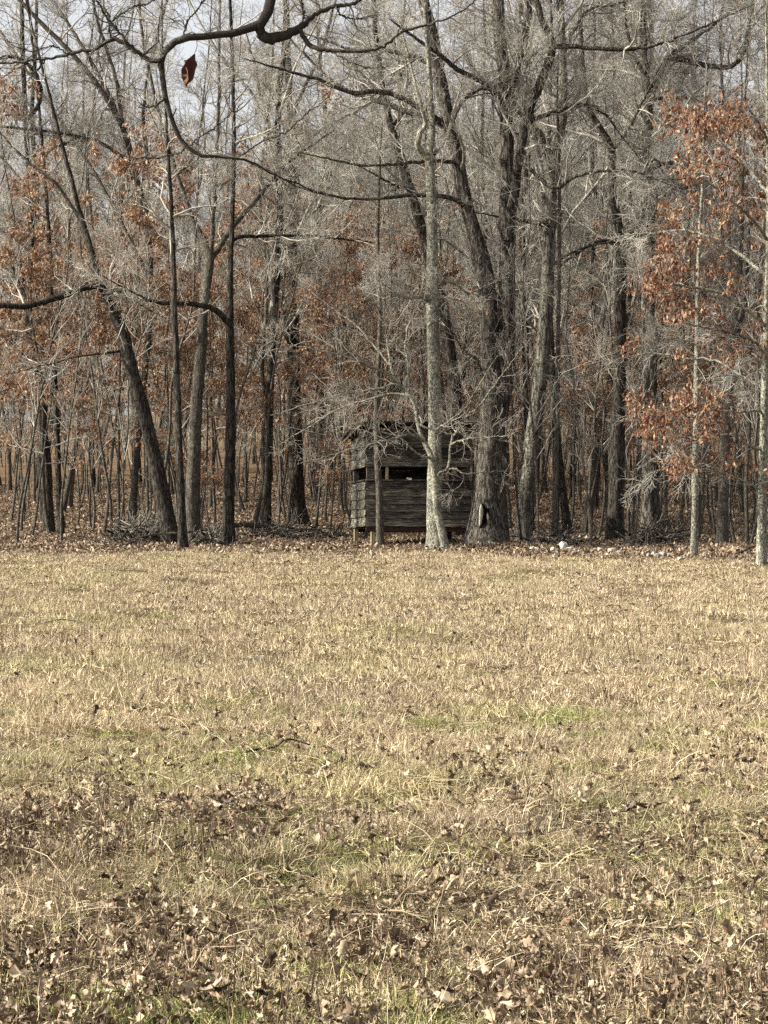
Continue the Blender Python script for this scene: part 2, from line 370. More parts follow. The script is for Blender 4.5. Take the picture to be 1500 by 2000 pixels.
# ================================================================== TREE TEMPLATES
def make_generic(kind, seed):
    global rng
    rng = np.random.default_rng(seed)
    root_parts = []
    if kind == 'tree':
        Ht = rng.uniform(15, 21); r0 = rng.uniform(0.06, 0.12); n = 12; lean = rng.normal(0, 0.06, 2); w_ = 0.20
        k1 = dict(per=13, t0=0.22, t1=0.97, length=4.3, ang=54, k=8, up=0.55, wig=0.24)
        k2 = dict(per=7, t0=0.15, t1=1.0, length=1.5, ang=48, k=5, up=0.3, wig=0.26, rmin=0.007)
        k3 = dict(per=4, t0=0.1, t1=1.0, length=0.65, ang=45, k=3, up=0.15, wig=0.28, rmin=0.0048)
        k4 = dict(per=1.8, t0=0.2, t1=1.0, length=0.3, ang=42, k=2, up=0.1, wig=0.2)
    elif kind == 'sapling':
        Ht = rng.uniform(5.5, 11); r0 = rng.uniform(0.018, 0.04); n = 12; lean = rng.normal(0, 0.08, 2); w_ = 0.11
        k1 = dict(per=20, t0=0.18, t1=0.98, length=1.3, ang=48, k=4, up=0.5, wig=0.2)
        k2 = dict(per=5, t0=0.15, t1=1.0, length=0.55, ang=42, k=3, up=0.3, wig=0.25)
        k3 = dict(per=3, t0=0.2, t1=1.0, length=0.28, ang=42, k=2, up=0.1, wig=0.2)
        k4 = None
    else:
        Ht = rng.uniform(7, 11); r0 = rng.uniform(0.03, 0.05); n = 12; lean = rng.normal(0, 0.05, 2); w_ = 0.08
        k1 = dict(per=22, t0=0.25, t1=0.95, length=2.2, ang=74, k=5, up=0.12, wig=0.13)
        k2 = dict(per=8, t0=0.15, t1=1.0, length=0.85, ang=48, k=4, up=0.0, wig=0.16, flat=0.75)
        k3 = dict(per=4, t0=0.2, t1=1.0, length=0.35, ang=45, k=2, up=0.0, wig=0.2, flat=0.6)
        k4 = None
    zz = np.linspace(-0.15, Ht, n)
    P = np.stack([lean[0] * zz, lean[1] * zz, zz], -1)
    P[1:, :2] += np.cumsum(rng.normal(0, w_, (n - 1, 2)), 0) * 0.7
    P[:, :2] -= P[0, :2]
    R = r0 * (1 - 0.85 * np.linspace(0, 1, n) ** 1.1); 
    P, R = resample(P, R, 26)
    tm = trunk_mesh('trunk', P, R, 8, BARK_GREY if kind != 'tree' or seed % 2 else BARK_DARK, np.zeros(3), 0.35, 0.03, 0.35)
    l0 = None
    if kind == 'tree':
        l0 = spawn(P[None], R[None], 2.4, .28, .62, 6.5, 24, 10, .5, .14, rk=.72)
    l1 = spawn(P[None], R[None], **k1)
    if l0 is not None and len(l0[0]):
        l0 = (l0[0], np.maximum(l0[1], .02 * (1 - .6 * np.linspace(0, 1, 10))[None]))
        k1b = dict(k1); k1b.update(per=9, t0=.15, length=3.0); e = spawn(*l0, **k1b); l1 = (np.concatenate([l1[0], e[0]]), np.concatenate([l1[1], e[1]]))
    l2 = spawn(*l1, **k2); l3 = spawn(*l2, **k3)
    parts = [tubes(*l1, 4), tubes(*l2, 3), tubes(*l3, 3)] + ([tubes(*l0, 6)] if l0 is not None and len(l0[0]) else [])
    if k4: l4 = spawn(*l3, **k4, rmin=0.003); parts.append(tubes(*l4, 3))
    V, q = cat(parts); cm = mesh_np('crown', V, q, TWIG)
    lm = None
    if kind == 'leafy':
        allP = np.concatenate([np.repeat(l3[0], 1, 0)], 0)
        lm = hang_leaves(allP[vn(allP[:, 0, 2], allP[:, 0, 0] * 2.5, .8, seed) > .36], 7.5, 0.10, LEAF_COPPER, 'dead_leaves', np.zeros(3), 0.05)
    return tm, cm, lm
TPL = {'tree': [make_generic('tree', 100 + i) for i in range(7)], 'sapling': [make_generic('sapling', 200 + i) for i in range(6)],
       'leafy': [make_generic('leafy', 300 + i) for i in range(4)]}
rng = np.random.default_rng(11)

ROOTS = {}
def place_generic(kind, ti, x, y, rz, sc, label, group, name, cat_='tree', tilt=(0, 0)):
    key = (kind, ti, name)
    if key not in ROOTS:
        tm, cm, lm = TPL[kind][ti]
        r = empty(name)
        plain('trunk', tm, r); tag(plain('crown', cm, r))
        if lm: tag(plain('dead_leaves', lm, r), kind='stuff')
        ROOTS[key] = r
    else: r = copy_tree(ROOTS[key])
    r.location = (x, y, float(H(x, y))); r.rotation_euler = (tilt[0], tilt[1], rz); r.scale = (sc, sc, sc)
    tag(r, label, cat_, group)
    return r

# ================================================================== KEY TREES (traced stems and limbs)
KEYXY = []
def key_tree(name, label, base, stem, limbs=(), mat=None, twig=None, sides=16, flare=0.5, d=None, crown=(9, 7, 6, 3), crown_t0=0.35,
             L1=2.2, L2=1.0, leaves=None, leaf_n=0, lean_depth=0.0, group=None, extend=4.0, rough=0.05, flare_h=0.45, ymin=None, leaf_lim=None, thin=1.0, flat=0.0):
    """stem: [(px, py, width_px)] from the foot upward; limbs: lists of (px, py, width_px, depth_offset)"""
    mat = mat or BARK_GREY; twig = twig or TWIG
    d = d or depth_at(*base)
    bx = W(base[0], base[1], d); bz = float(H(bx[0], d)); basep = np.array([bx[0], d, bz])
    KEYXY.append((bx[0], d))
    root = empty(name, basep)
    tag(root, label, 'tree', group)
    pts = [W(px, py, d + lean_depth * i) for i, (px, py, wd) in enumerate(stem)]
    rad = [wd / 2 / F * d for *_, wd in stem]
    dz = bz - pts[0][2]; pts[0][2] = bz - 0.12
    if extend:
        dv = norm(pts[-1] - pts[-2]); pts.append(pts[-1] + dv * extend * 0.5); pts.append(pts[-1] + (dv + [0.05, 0, 0.1]) * extend * 0.5)
        rad += [rad[-1] * 0.7, rad[-1] * 0.3]
    n = max(24, min(90, int(np.linalg.norm(pts[-1] - pts[0]) / 0.16)))
    P, R = resample(pts, rad, n, 0.004)
    plain('trunk', trunk_mesh('trunk', P, R, sides, mat, basep, flare, rough, flare_h), root)
    Ps, Rs = [], []
    P12, R12 = resample(P, R, 14)
    tw = [(P12, R12, crown_t0)]
    for lb in limbs:
        lp = [W(q[0], q[1], d + q[3]) for q in lb]; lr = [q[2] / 2 / F * d for q in lb]
        dv = norm(lp[-1] - lp[-2]); lp.append(lp[-1] + dv * 0.8); lr.append(lr[-1] * 0.45)
        lP, lR = resample(lp, lr, 34, 0.008)
        plain('limb', trunk_mesh('limb', lP, lR, 8 if lr[0] < 0.08 else 12, mat, basep, 0.0, rough * 0.8), root)
        a_, b_ = resample(lP, lR, 14)
        tw.append((a_, b_, 0.6 if lb[0][2] > 25 else 0.12))
    parts = []; tips = []
    for j, (a_, b_, t0) in enumerate(tw):
        ln = np.linalg.norm(np.diff(a_, axis=0), axis=1).sum()
        n1 = crown[0] * (1.0 if j == 0 else max(0.35, min(1.0, ln / 5)))
        l1 = spawn(a_[None], b_[None], n1, t0, 1.0, L1 * (1 if j == 0 else 0.75), 55, 7, 0.35 * (1 - flat), 0.24, flat=flat)
        if len(l1[0]) == 0: continue
        l2 = spawn(*l1, crown[1], 0.12, 1.0, L2, 46, 5, 0.2 * (1 - flat), 0.26, rmin=.0055, flat=flat)
        l2b = spawn(a_[None], b_[None], crown[1] * 1.5, t0, 1.0, L2, 60, 5, 0.3, 0.2, rmin=.005)
        l2 = (np.concatenate([l2[0], l2b[0]]), np.concatenate([l2[1], l2b[1]]))
        l3 = spawn(*l2, crown[2], 0.1, 1.0, L2 * 0.5, 42, 3, 0.1 * (1 - flat), 0.25, flat=flat)
        l4 = spawn(*l3, crown[3], 0.2, 1.0, L2 * 0.24, 40, 2, 0.05, 0.2, rmin=0.003)
        parts += [tubes(l1[0], l1[1] * (thin + 1) / 2, 5), tubes(l2[0], l2[1] * thin, 3), tubes(l3[0], l3[1] * thin, 3), tubes(l4[0], l4[1] * thin, 3)]
        tips.append(l3[0])
    if parts:
        V, q = cat(parts); plain('crown', mesh_np('crown', V - basep, q, twig), root)
        if leaves is not None:
            T = np.concatenate(tips)
            if leaf_lim is not None:
                c = T[:, 0]; px = CX + c[:, 0] / c[:, 1] * F; py = HZ - (c[:, 2] - EYE) / c[:, 1] * F
                T = T[leaf_lim(px, py)]
            if len(T): tag(plain('dead_leaves', hang_leaves(T, leaf_n, 0.095, leaves, 'dead_leaves', basep), root), kind='stuff')
    return root

# the big two-stemmed oak beside the blind
oak = key_tree('oak_tree', 'massive two stemmed oak with dark furrowed bark and hollow foot right of the blind', (952, 1064),
    [(953, 1064, 76), (955, 1030, 72), (957, 990, 66), (958, 940, 60), (960, 880, 57), (962, 820, 54), (963, 770, 46), (958, 720, 38), (955, 660, 36), (953, 600, 36), (949, 550, 36),
     (940, 500, 33), (926, 450, 28), (910, 400, 28), (896, 325, 26), (876, 240, 26), (858, 150, 24), (841, 55, 23), (825, -5, 21), (815, -60, 18)],
    [[(962, 930, 30, .03), (968, 860, 38, .05), (976, 800, 40, .05), (985, 740, 39, .05), (991, 660, 36, .05), (991, 600, 34, 0), (991, 520, 32, 0), (989, 450, 30, 0), (989, 350, 28, 0), (990, 250, 27, 0), (985, 150, 26, 0), (975, 50, 25, 0), (971, -10, 24, 0), (965, -90, 18, 0)],
     [(992, 470, 22, -.1), (998, 420, 22, -.15), (1006, 365, 19, -.2), (1016, 300, 18, -.3), (1030, 222, 19, -.4), (1058, 155, 18, -.5), (1079, 88, 16, -.6), (1062, 45, 14, -.7), (1046, -5, 12, -.8), (1030, -60, 9, -.8)],
     [(990, 260, 16, .1), (1001, 200, 16, .2), (1016, 115, 15, .3), (1030, 50, 13, .4), (1036, -10, 12, .5)],
     [(872, 244, 15, 0), (845, 228, 13, -.2), (815, 208, 12, -.4), (780, 188, 11, -.7), (735, 178, 10, -.9), (690, 182, 9, -1.1), (620, 155, 7, -1.4), (550, 135, 5, -1.7)],
     [(875, 250, 13, 0), (840, 232, 12, .2), (790, 216, 11, .4), (750, 200, 10, .6), (700, 188, 8, .8), (640, 150, 6, 1.0), (590, 100, 5, 1.1)],
     [(860, 140, 12, 0), (838, 122, 11, .2), (800, 108, 10, .3), (750, 98, 8, .5), (700, 100, 6, .7), (640, 80, 5, .9)],
     [(905, 396, 12, 0), (880, 388, 10, -.2), (850, 382, 9, -.4), (800, 382, 8, -.6), (750, 386, 6.5, -.8), (700, 389, 5.5, -1.), (625, 376, 4.5, -1.2), (560, 350, 3.5, -1.4), (490, 320, 2, -1.6)],
     [(893, 318, 9, 0), (870, 315, 8, -.3), (825, 316, 7, -.5), (750, 322, 6, -.8), (700, 322, 5, -1.0), (650, 312, 4, -1.2)],
     [(985, 195, 14, 0), (968, 182, 13, -.1), (935, 156, 12, -.2), (900, 140, 10, -.3), (865, 112, 9, -.5), (820, 80, 7, -.7)],
     [(880, 246, 9, 0), (887, 228, 9, -.1), (900, 200, 9, -.2), (935, 174, 9, -.2), (965, 170, 7, -.2), (990, 150, 5, -.3)],
     [(1025, 240, 11, -.4), (1055, 228, 10, -.3), (1080, 221, 9, -.2), (1140, 205, 8, .1), (1180, 222, 6, .3), (1210, 260, 4, .4)],
     [(1010, 318, 9, -.3), (1030, 326, 8, -.5), (1052, 345, 8, -.6), (1080, 368, 8, -.7), (1125, 345, 7, -.8), (1175, 335, 6, -.9), (1235, 335, 4, -1.), (1280, 350, 3, -1.)],
     [(1076, 92, 10, -.6), (1100, 90, 10, -.6), (1150, 93, 9, -.7), (1200, 96, 9, -.8), (1275, 90, 7, -.9), (1320, 75, 5, -1.), (1400, 40, 4, -1.1)],
     [(944, 740, 6, -.3), (930, 700, 5, -.5), (912, 690, 4, -.7), (880, 640, 3, -.9)]],
    mat=BARK_OAK, sides=28, flare=0.42, flare_h=0.38, d=47.0, crown=(8, 6, 6, 3), crown_t0=0.45, rough=0.045,
    leaves=LEAF_COPPER, leaf_n=0.9, leaf_lim=lambda x, y: ((np.abs(x - 925) < 85) & (np.abs(y - 490) < 45)) | ((np.abs(x - 985) < 70) & (np.abs(y - 600) < 22)))

key_tree('pale_tree', 'slim pale lichen covered tree standing directly in front of the blind', (850, 1073),
    [(853, 1073, 36), (851, 1040, 32), (849, 1000, 30), (849, 900, 27), (849, 800, 26), (847, 700, 25), (845, 600, 25), (845, 500, 22), (843, 400, 20), (840, 330, 18), (838, 300, 15), (845, 260, 12), (842, 210, 12), (838, 130, 10), (832, 40, 9), (830, -40, 8)],
    [[(840, 318, 13, 0), (826, 298, 13, -.1), (815, 284, 12, -.2), (820, 262, 11, -.2), (829, 246, 9, -.2), (820, 200, 7, -.3), (800, 120, 5, -.4)],
     [(848, 302, 9, 0), (862, 285, 8, .2), (872, 268, 6, .3), (885, 220, 4, .4)],
     [(838, 588, 12, 0), (826, 580, 10, -.2), (808, 580, 7, -.3), (790, 582, 5, -.4), (775, 572, 3, -.5)],
     [(856, 545, 7, 0), (890, 555, 6, .3), (915, 572, 5, .4), (940, 562, 3, .5)]],
    mat=BARK_PALE, twig=TWIG_PALE, sides=18, flare=0.25, d=46.0, crown=(7, 5, 5, 3), crown_t0=0.3, L1=1.3, L2=0.8, rough=0.03)

# the crooked little dogwood in front of the blind, wide pale twig crown
key_tree('dogwood_tree', 'small crooked dogwood with wide pale twiggy crown spreading before the blind', (870, 1074),
    [(872, 1074, 17), (862, 1035, 15), (854, 1000, 14), (851, 960, 14), (848, 925, 13), (844, 900, 12), (838, 880, 11), (828, 862, 9), (818, 838, 8), (812, 800, 8), (805, 778, 7), (791, 760, 7), (775, 745, 6), (764, 715, 5), (758, 680, 4)],
    [[(828, 862, 7, 0), (806, 850, 6, -.2), (765, 858, 5, -.4), (718, 869, 4, -.6), (660, 885, 3, -.7)],
     [(842, 895, 6, 0), (822, 890, 5, -.2), (806, 878, 4, -.3), (790, 860, 3, -.5), (740, 842, 2.5, -.7)],
     [(855, 930, 7, 0), (862, 921, 6, -.1), (874, 917, 6, -.2), (878, 890, 5, -.2), (881, 866, 5, -.3), (905, 822, 4, -.4), (941, 786, 3, -.5), (975, 740, 2.5, -.6)],
     [(881, 868, 4, -.3), (895, 862, 4, -.4), (915, 856, 3, -.5), (930, 855, 2, -.6)],
     [(815, 828, 5, 0), (850, 838, 4, -.2), (880, 820, 4, -.4), (905, 800, 3, -.5), (930, 760, 2.5, -.6)],
     [(793, 762, 6, 0), (770, 750, 5, -.1), (745, 758, 5, -.2), (700, 765, 4, -.4), (650, 775, 3, -.6), (600, 790, 2.5, -.8)],
     [(800, 772, 5, 0), (770, 768, 4, .2), (720, 780, 4, .3), (660, 800, 3, .4), (610, 830, 2.5, .5)],
     [(775, 745, 5, 0), (745, 725, 4, -.2), (700, 705, 4, -.4), (650, 690, 3, -.6), (600, 680, 2.5, -.7)],
     [(791, 760, 5, 0), (798, 720, 4, .2), (792, 670, 4, .3), (800, 630, 3, .4), (815, 600, 2, .5)],
     [(764, 715, 4, 0), (735, 680, 4, .2), (700, 640, 3, .3), (660, 610, 2.5, .4)],
     [(862, 921, 5, -.1), (890, 916, 4, -.3), (905, 925, 3, -.4), (920, 924, 2, -.4)]],
    mat=BARK_PALE, twig=TWIG_FINE, sides=10, flare=0.15, d=45.7, crown=(6, 5, 4, 2.0), crown_t0=0.5, L1=1.1, L2=0.7, extend=0.3, rough=0.02, thin=0.55)

key_tree('slender_tree', 'straight thin brown stem crossing the left part of the blind front', (742, 1069),
    [(743, 1069, 17), (742, 1040, 15), (740, 950, 13), (736, 870, 12), (735, 800, 10), (738, 740, 9), (742, 650, 8), (741, 560, 7), (738, 450, 6), (742, 330, 5)],
    [], mat=BARK_GREY, sides=12, flare=0.15, d=46.6, crown=(9, 5, 4, 2), crown_t0=0.55, L1=1.0, L2=0.6, extend=1.0, rough=0.03)

key_tree('leaning_snag', 'dark leaning tree rising behind the blind roof and bending to the left', (886, 1050),
    [(886, 1050, 30), (887, 950, 27), (889, 850, 26), (886, 740, 26), (874, 660, 25), (858, 580, 24), (838, 500, 21), (816, 418, 19), (796, 350, 17), (778, 292, 17), (762, 240, 14), (748, 170, 12), (735, 80, 10), (728, -20, 8)],
    [[(765, 250, 9, 0), (780, 230, 8, .2), (790, 190, 6, .4), (780, 130, 4, .6)],
     [(890, 760, 10, 0), (905, 730, 9, .3), (908, 690, 6, .5)],
     [(800, 370, 7, 0), (770, 362, 6, -.4), (730, 340, 4, -.7)]],
    mat=BARK_DARK, d=52.5, crown=(8, 6, 5, 3), crown_t0=0.4)

key_tree('curved_tree', 'grey tree leaning right just beside the big two stemmed oak', (1018, 1064),
    [(1018, 1064, 36), (1022, 1030, 34), (1028, 960, 32), (1036, 890, 31), (1048, 800, 29), (1060, 700, 28), (1067, 600, 27), (1070, 540, 26), (1073, 460, 25), (1076, 400, 23), (1081, 320, 21), (1096, 250, 19), (1100, 175, 17), (1099, 100, 16), (1096, 40, 15), (1092, -40, 13)],
    [[(1072, 438, 13, 0), (1055, 436, 11, -.2), (1035, 432, 10, -.3), (1012, 430, 7, -.5), (985, 425, 5, -.6)],
     [(1082, 345, 9, 0), (1065, 300, 8, -.4), (1058, 262, 9, -.6), (1040, 245, 8, -.7)],
     [(1076, 520, 7, 0), (1105, 500, 6, .3), (1140, 485, 5, .5), (1180, 475, 4, .7), (1230, 482, 3, .8)],
     [(1099, 110, 9, 0), (1120, 60, 8, .3), (1150, 20, 7, .5), (1200, 8, 5, .7)]],
    mat=BARK_MID, flare=0.2, d=48.0, crown=(10, 7, 5, 2.5), crown_t0=0.5, rough=0.035)

key_tree('slender_tree', 'thin straight stem a little right of the grey leaning tree', (1083, 1070),
    [(1083, 1070, 13), (1084, 1000, 12), (1087, 850, 10), (1090, 700, 9), (1092, 560, 8), (1093, 420, 7), (1090, 250, 5)], [],
    mat=BARK_GREY, sides=10, flare=0.2, crown=(10, 5, 4, 2), crown_t0=0.4, L1=1.2, L2=0.6, extend=1.5)

key_tree('dark_oak', 'tall straight dark trunk with a lit left side in the right woods', (1202, 1064),
    [(1202, 1064, 34), (1203, 1000, 31), (1205, 900, 29), (1208, 800, 26), (1211, 700, 24), (1212, 620, 22), (1212, 560, 22), (1214, 500, 20), (1208, 440, 17), (1200, 400, 16), (1195, 350, 15), (1190, 280, 15), (1172, 250, 13), (1150, 215, 12), (1140, 150, 9), (1135, 60, 7)],
    [[(1215, 510, 16, 0), (1226, 465, 15, .3), (1248, 435, 13, .5), (1262, 400, 10, .8), (1300, 380, 7, 1.), (1360, 360, 5, 1.2)],
     [(1222, 480, 9, 0), (1200, 472, 8, -.3), (1160, 475, 7, -.6), (1120, 500, 6, -.8), (1085, 525, 4, -1.)],
     [(1193, 300, 8, 0), (1215, 270, 7, -.3), (1240, 230, 6, -.5), (1260, 190, 4, -.7)]],
    mat=BARK_DARK, flare=0.25, d=49.5, crown=(10, 7, 6, 3), crown_t0=0.4)

key_tree('grey_oak', 'thick grey oak with flared foot behind the thin leaning sapling', (1272, 1064),
    [(1274, 1064, 44), (1271, 1030, 38), (1269, 960, 34), (1268, 880, 31), (1269, 780, 28), (1270, 700, 27), (1267, 600, 26), (1267, 500, 24), (1268, 400, 22), (1264, 300, 20), (1266, 225, 19), (1258, 130, 16), (1254, 30, 14), (1250, -40, 12)],
    [[(1268, 215, 14, 0), (1278, 170, 14, .1), (1292, 135, 13, .2), (1306, 112, 12, .3), (1335, 90, 8, .5), (1380, 60, 6, .6), (1430, 20, 4, .7)],
     [(1302, 115, 11, .3), (1328, 116, 11, .2), (1350, 121, 11, .1), (1395, 131, 11, 0), (1430, 128, 10, -.1), (1450, 108, 9, -.1), (1460, 65, 8, -.2), (1472, 0, 7, -.3)],
     [(1272, 330, 10, 0), (1295, 320, 9, -.4), (1330, 316, 8, -.7), (1355, 300, 5, -.9)],
     [(1262, 150, 8, 0), (1240, 110, 7, -.4), (1225, 60, 6, -.6), (1220, 0, 5, -.8)],
     [(1270, 195, 8, 0), (1310, 190, 7, .3), (1350, 192, 6, .6), (1385, 205, 4, .8)]],
    mat=BARK_OAK, sides=20, flare=0.35, d=50.5, crown=(11, 7, 6, 3), crown_t0=0.4)

key_tree('slender_tree', 'thin pale mottled stem standing forward at the right field edge', (1355, 1093),
    [(1355, 1093, 15), (1357, 1000, 13), (1358, 900, 12), (1360, 780, 11), (1361, 700, 10), (1363, 600, 9), (1366, 480, 8), (1372, 360, 6), (1375, 240, 4)],
    [[(1362, 640, 5, 0), (1385, 618, 4, -.2), (1405, 632, 3, -.3), (1418, 622, 2, -.3)],
     [(1360, 820, 4, 0), (1385, 790, 3.5, -.2), (1420, 760, 3, -.4), (1445, 745, 2, -.5)],
     [(1358, 905, 5, 0), (1335, 900, 4, .2), (1322, 905, 3, .3)]],
    mat=BARK_PALE, twig=TWIG, sides=12, flare=0.2, crown=(10, 6, 5, 2), crown_t0=0.35, L1=1.1, L2=0.6, extend=1.0, rough=0.03)

key_tree('forked_tree', 'medium brown tree with a high fork near the right edge', (1410, 1074),
    [(1410, 1074, 24), (1412, 1000, 21), (1415, 900, 20), (1418, 800, 18), (1425, 720, 17), (1432, 660, 16), (1440, 600, 10), (1448, 500, 8), (1450, 400, 6)],
    [[(1430, 680, 11, 0), (1440, 650, 10, .1), (1455, 600, 9, .3), (1460, 520, 7, .4)]],
    mat=BARK_GREY, sides=14, flare=0.25, d=47.5, crown=(10, 6, 5, 3), crown_t0=0.4, leaves=LEAF_RED, leaf_n=0.4)

key_tree('red_leaved_oak', 'pale trunked oak at the right frame edge bearing red brown dead leaves', (1487, 1111),
    [(1487, 1111, 22), (1488, 1060, 19), (1489, 950, 17), (1491, 850, 15), (1495, 700, 14), (1500, 550, 12), (1502, 400, 10), (1500, 250, 8), (1498, 120, 6)],
    [[(1489, 960, 5, 0), (1465, 945, 4, -.2), (1430, 930, 3, -.3), (1405, 925, 2, -.4)],
     [(1490, 880, 6, 0), (1460, 870, 5, -.2), (1430, 850, 4, -.4), (1390, 852, 3, -.5)],
     [(1495, 760, 7, 0), (1450, 735, 6, .3), (1400, 705, 5, .5), (1340, 700, 4, .7), (1270, 690, 3, .9), (1210, 700, 2, 1.)],
     [(1492, 800, 6, 0), (1450, 805, 5, -.2), (1400, 800, 4, -.4), (1340, 790, 3, -.5), (1290, 800, 2, -.6)],
     [(1499, 640, 8, 0), (1450, 600, 7, -.3), (1400, 570, 6, -.5), (1340, 560, 5, -.7), (1290, 545, 3, -.9)],
     [(1500, 540, 8, 0), (1450, 500, 7, .2), (1400, 470, 6, .4), (1340, 450, 5, .6), (1280, 455, 3, .7)],
     [(1501, 470, 7, 0), (1460, 420, 6, -.4), (1420, 385, 5, -.6), (1370, 350, 4, -.8), (1320, 350, 3, -1.)],
     [(1501, 380, 7, 0), (1465, 330, 6, .2), (1430, 290, 5, .4), (1390, 270, 4, .6)],
     [(1500, 280, 6, 0), (1480, 240, 5, -.3), (1455, 210, 4, -.5), (1430, 215, 3, -.6)],
     [(1500, 700, 6, 0), (1470, 665, 5, -.6), (1430, 650, 4, -1.), (1380, 640, 3, -1.3)],
     [(1500, 600, 6, 0), (1540, 560, 5, -.3), (1590, 540, 4, -.6)], [(1500, 450, 6, 0), (1550, 400, 5, .3), (1600, 380, 4, .6)],
     [(1497, 820, 6, 0), (1540, 800, 5, .3), (1590, 790, 4, .4)]],
    mat=BARK_PALE, twig=TWIG, sides=14, flare=0.15, crown=(13, 7, 4.5, .5), crown_t0=0.3, L1=1.25, L2=0.7, thin=.55, leaves=LEAF_RED, leaf_n=3.6, leaf_lim=lambda x, y: (vn(x, y * 1.7, 48) > .41) & (y > 200) & (x > 1185 + np.clip(620 - y, 0, 120) * .9), flat=.75, extend=1.5, rough=0.03)

# left side
key_tree('leaning_oak', 'dark oak leaning left with a long limb reaching to the left frame edge', (332, 1060),
    [(333, 1060, 34), (328, 1030, 32), (320, 985, 30), (305, 910, 28), (293, 855, 27), (279, 800, 26), (265, 750, 25), (252, 700, 25), (241, 655, 24), (224, 615, 22), (208, 578, 19), (193, 545, 14), (178, 490, 12), (168, 455, 11), (154, 410, 9), (140, 350, 8), (120, 280, 7), (100, 200, 6)],
    [[(208, 578, 14, 0), (195, 562, 13, -.1), (170, 561, 12, -.2), (130, 575, 12, -.4), (90, 588, 12, -.6), (50, 598, 12, -.8), (0, 596, 11, -1.), (-60, 590, 9, -1.2)],
     [(222, 610, 9, 0), (212, 582, 9, -.1), (222, 567, 8, -.1), (240, 572, 7, -.2), (268, 590, 4, -.3)],
     [(236, 685, 6, 0), (205, 690, 5, -.2), (160, 695, 4, -.4), (120, 705, 3, -.5), (80, 715, 2.5, -.6)],
     [(165, 455, 8, 0), (150, 420, 7, .3), (110, 360, 6, .5), (60, 320, 5, .7), (0, 260, 4, .9)],
     [(235, 640, 6, 0), (248, 615, 5, -.3), (246, 575, 3, -.5)]],
    mat=BARK_DARK, sides=18, flare=0.2, d=47.8, crown=(5, 4, 4, 2), crown_t0=0.72, rough=0.06)

key_tree('slender_tree', 'straight brown stem just right of the leaning dark oak foot', (357, 1079),
    [(358, 1079, 22), (356, 1040, 17), (353, 960, 15), (350, 880, 14), (347, 780, 13), (343, 680, 12), (341, 600, 11), (339, 500, 9), (334, 400, 8), (328, 300, 7), (322, 180, 5)], [],
    mat=BARK_DARK, sides=12, flare=0.2, d=44.6, crown=(10, 6, 5, 3), crown_t0=0.5, L1=1.4, L2=0.7, extend=2)

key_tree('forked_oak', 'grey furrowed oak between two dark stems forking high up', (377, 1048),
    [(376, 1048, 34), (376, 1000, 30), (377, 920, 27), (380, 850, 25), (386, 760, 23), (393, 680, 21), (398, 600, 20), (405, 540, 19), (410, 500, 17), (396, 465, 13), (380, 438, 11), (362, 390, 10), (345, 340, 9), (325, 280, 8), (300, 180, 7), (280, 80, 6), (270, -20, 5)],
    [[(410, 510, 13, 0), (424, 490, 12, .2), (445, 455, 11, .4), (470, 425, 10, .6), (500, 390, 9, .8), (530, 352, 8, 1.), (570, 310, 7, 1.2), (600, 290, 5, 1.3)],
     [(412, 500, 10, 0), (416, 440, 9, -.2), (420, 360, 8, -.4), (425, 260, 7, -.5), (428, 120, 6, -.6), (430, 0, 5, -.7)],
     [(345, 340, 6, 0), (370, 320, 5, .3), (385, 280, 4, .5), (400, 200, 3, .7)]],
    mat=BARK_GREY, sides=16, flare=0.25, d=50.5, crown=(11, 7, 6, 3), crown_t0=0.5)

key_tree('dark_oak', 'straight dark trunk with a broad limb reaching left at mid height', (447, 1063),
    [(447, 1063, 27), (447, 1020, 23), (448, 940, 21), (449, 860, 20), (450, 780, 18), (450, 700, 17), (449, 630, 16), (450, 590, 12), (451, 500, 10), (455, 400, 9), (457, 280, 8), (455, 150, 7), (450, 20, 6)],
    [[(449, 640, 14, 0), (440, 624, 13, -.1), (420, 606, 12, -.3), (400, 598, 11, -.5), (370, 592, 10, -.7), (330, 592, 8, -1.), (295, 588, 6, -1.2), (260, 570, 4, -1.4)],
     [(452, 470, 8, 0), (475, 462, 8, .3), (510, 462, 7, .6), (560, 460, 6, .9), (620, 462, 5, 1.2), (680, 468, 4, 1.4)]],
    mat=BARK_DARK, sides=16, flare=0.2, d=48.3, crown=(9, 7, 6, 3), crown_t0=0.5)

key_tree('dark_oak', 'stout dark trunk left of the blind behind the fallen log', (581, 1024),
    [(582, 1024, 40), (579, 990, 32), (578, 900, 28), (576, 800, 26), (574, 700, 25), (572, 620, 24), (573, 540, 21), (572, 450, 19), (570, 350, 17), (566, 230, 15), (562, 110, 13), (558, 0, 12), (555, -60, 10)],
    [[(573, 690, 13, 0), (562, 660, 12, -.2), (555, 620, 11, -.3), (552, 570, 9, -.4), (540, 500, 6, -.5)],
     [(572, 608, 9, 0), (600, 600, 8, -.3), (630, 608, 7, -.5), (670, 630, 5, -.8), (710, 650, 3, -1.)],
     [(567, 240, 8, 0), (590, 180, 7, .4), (625, 110, 6, .8), (650, 20, 5, 1.)],
     [(570, 360, 8, 0), (545, 300, 7, -.4), (520, 220, 6, -.7), (495, 120, 5, -.9)]],
    mat=BARK_DARK, sides=16, flare=0.3, d=60.5, crown=(12, 8, 6, 3), crown_t0=0.35, L1=2.8)

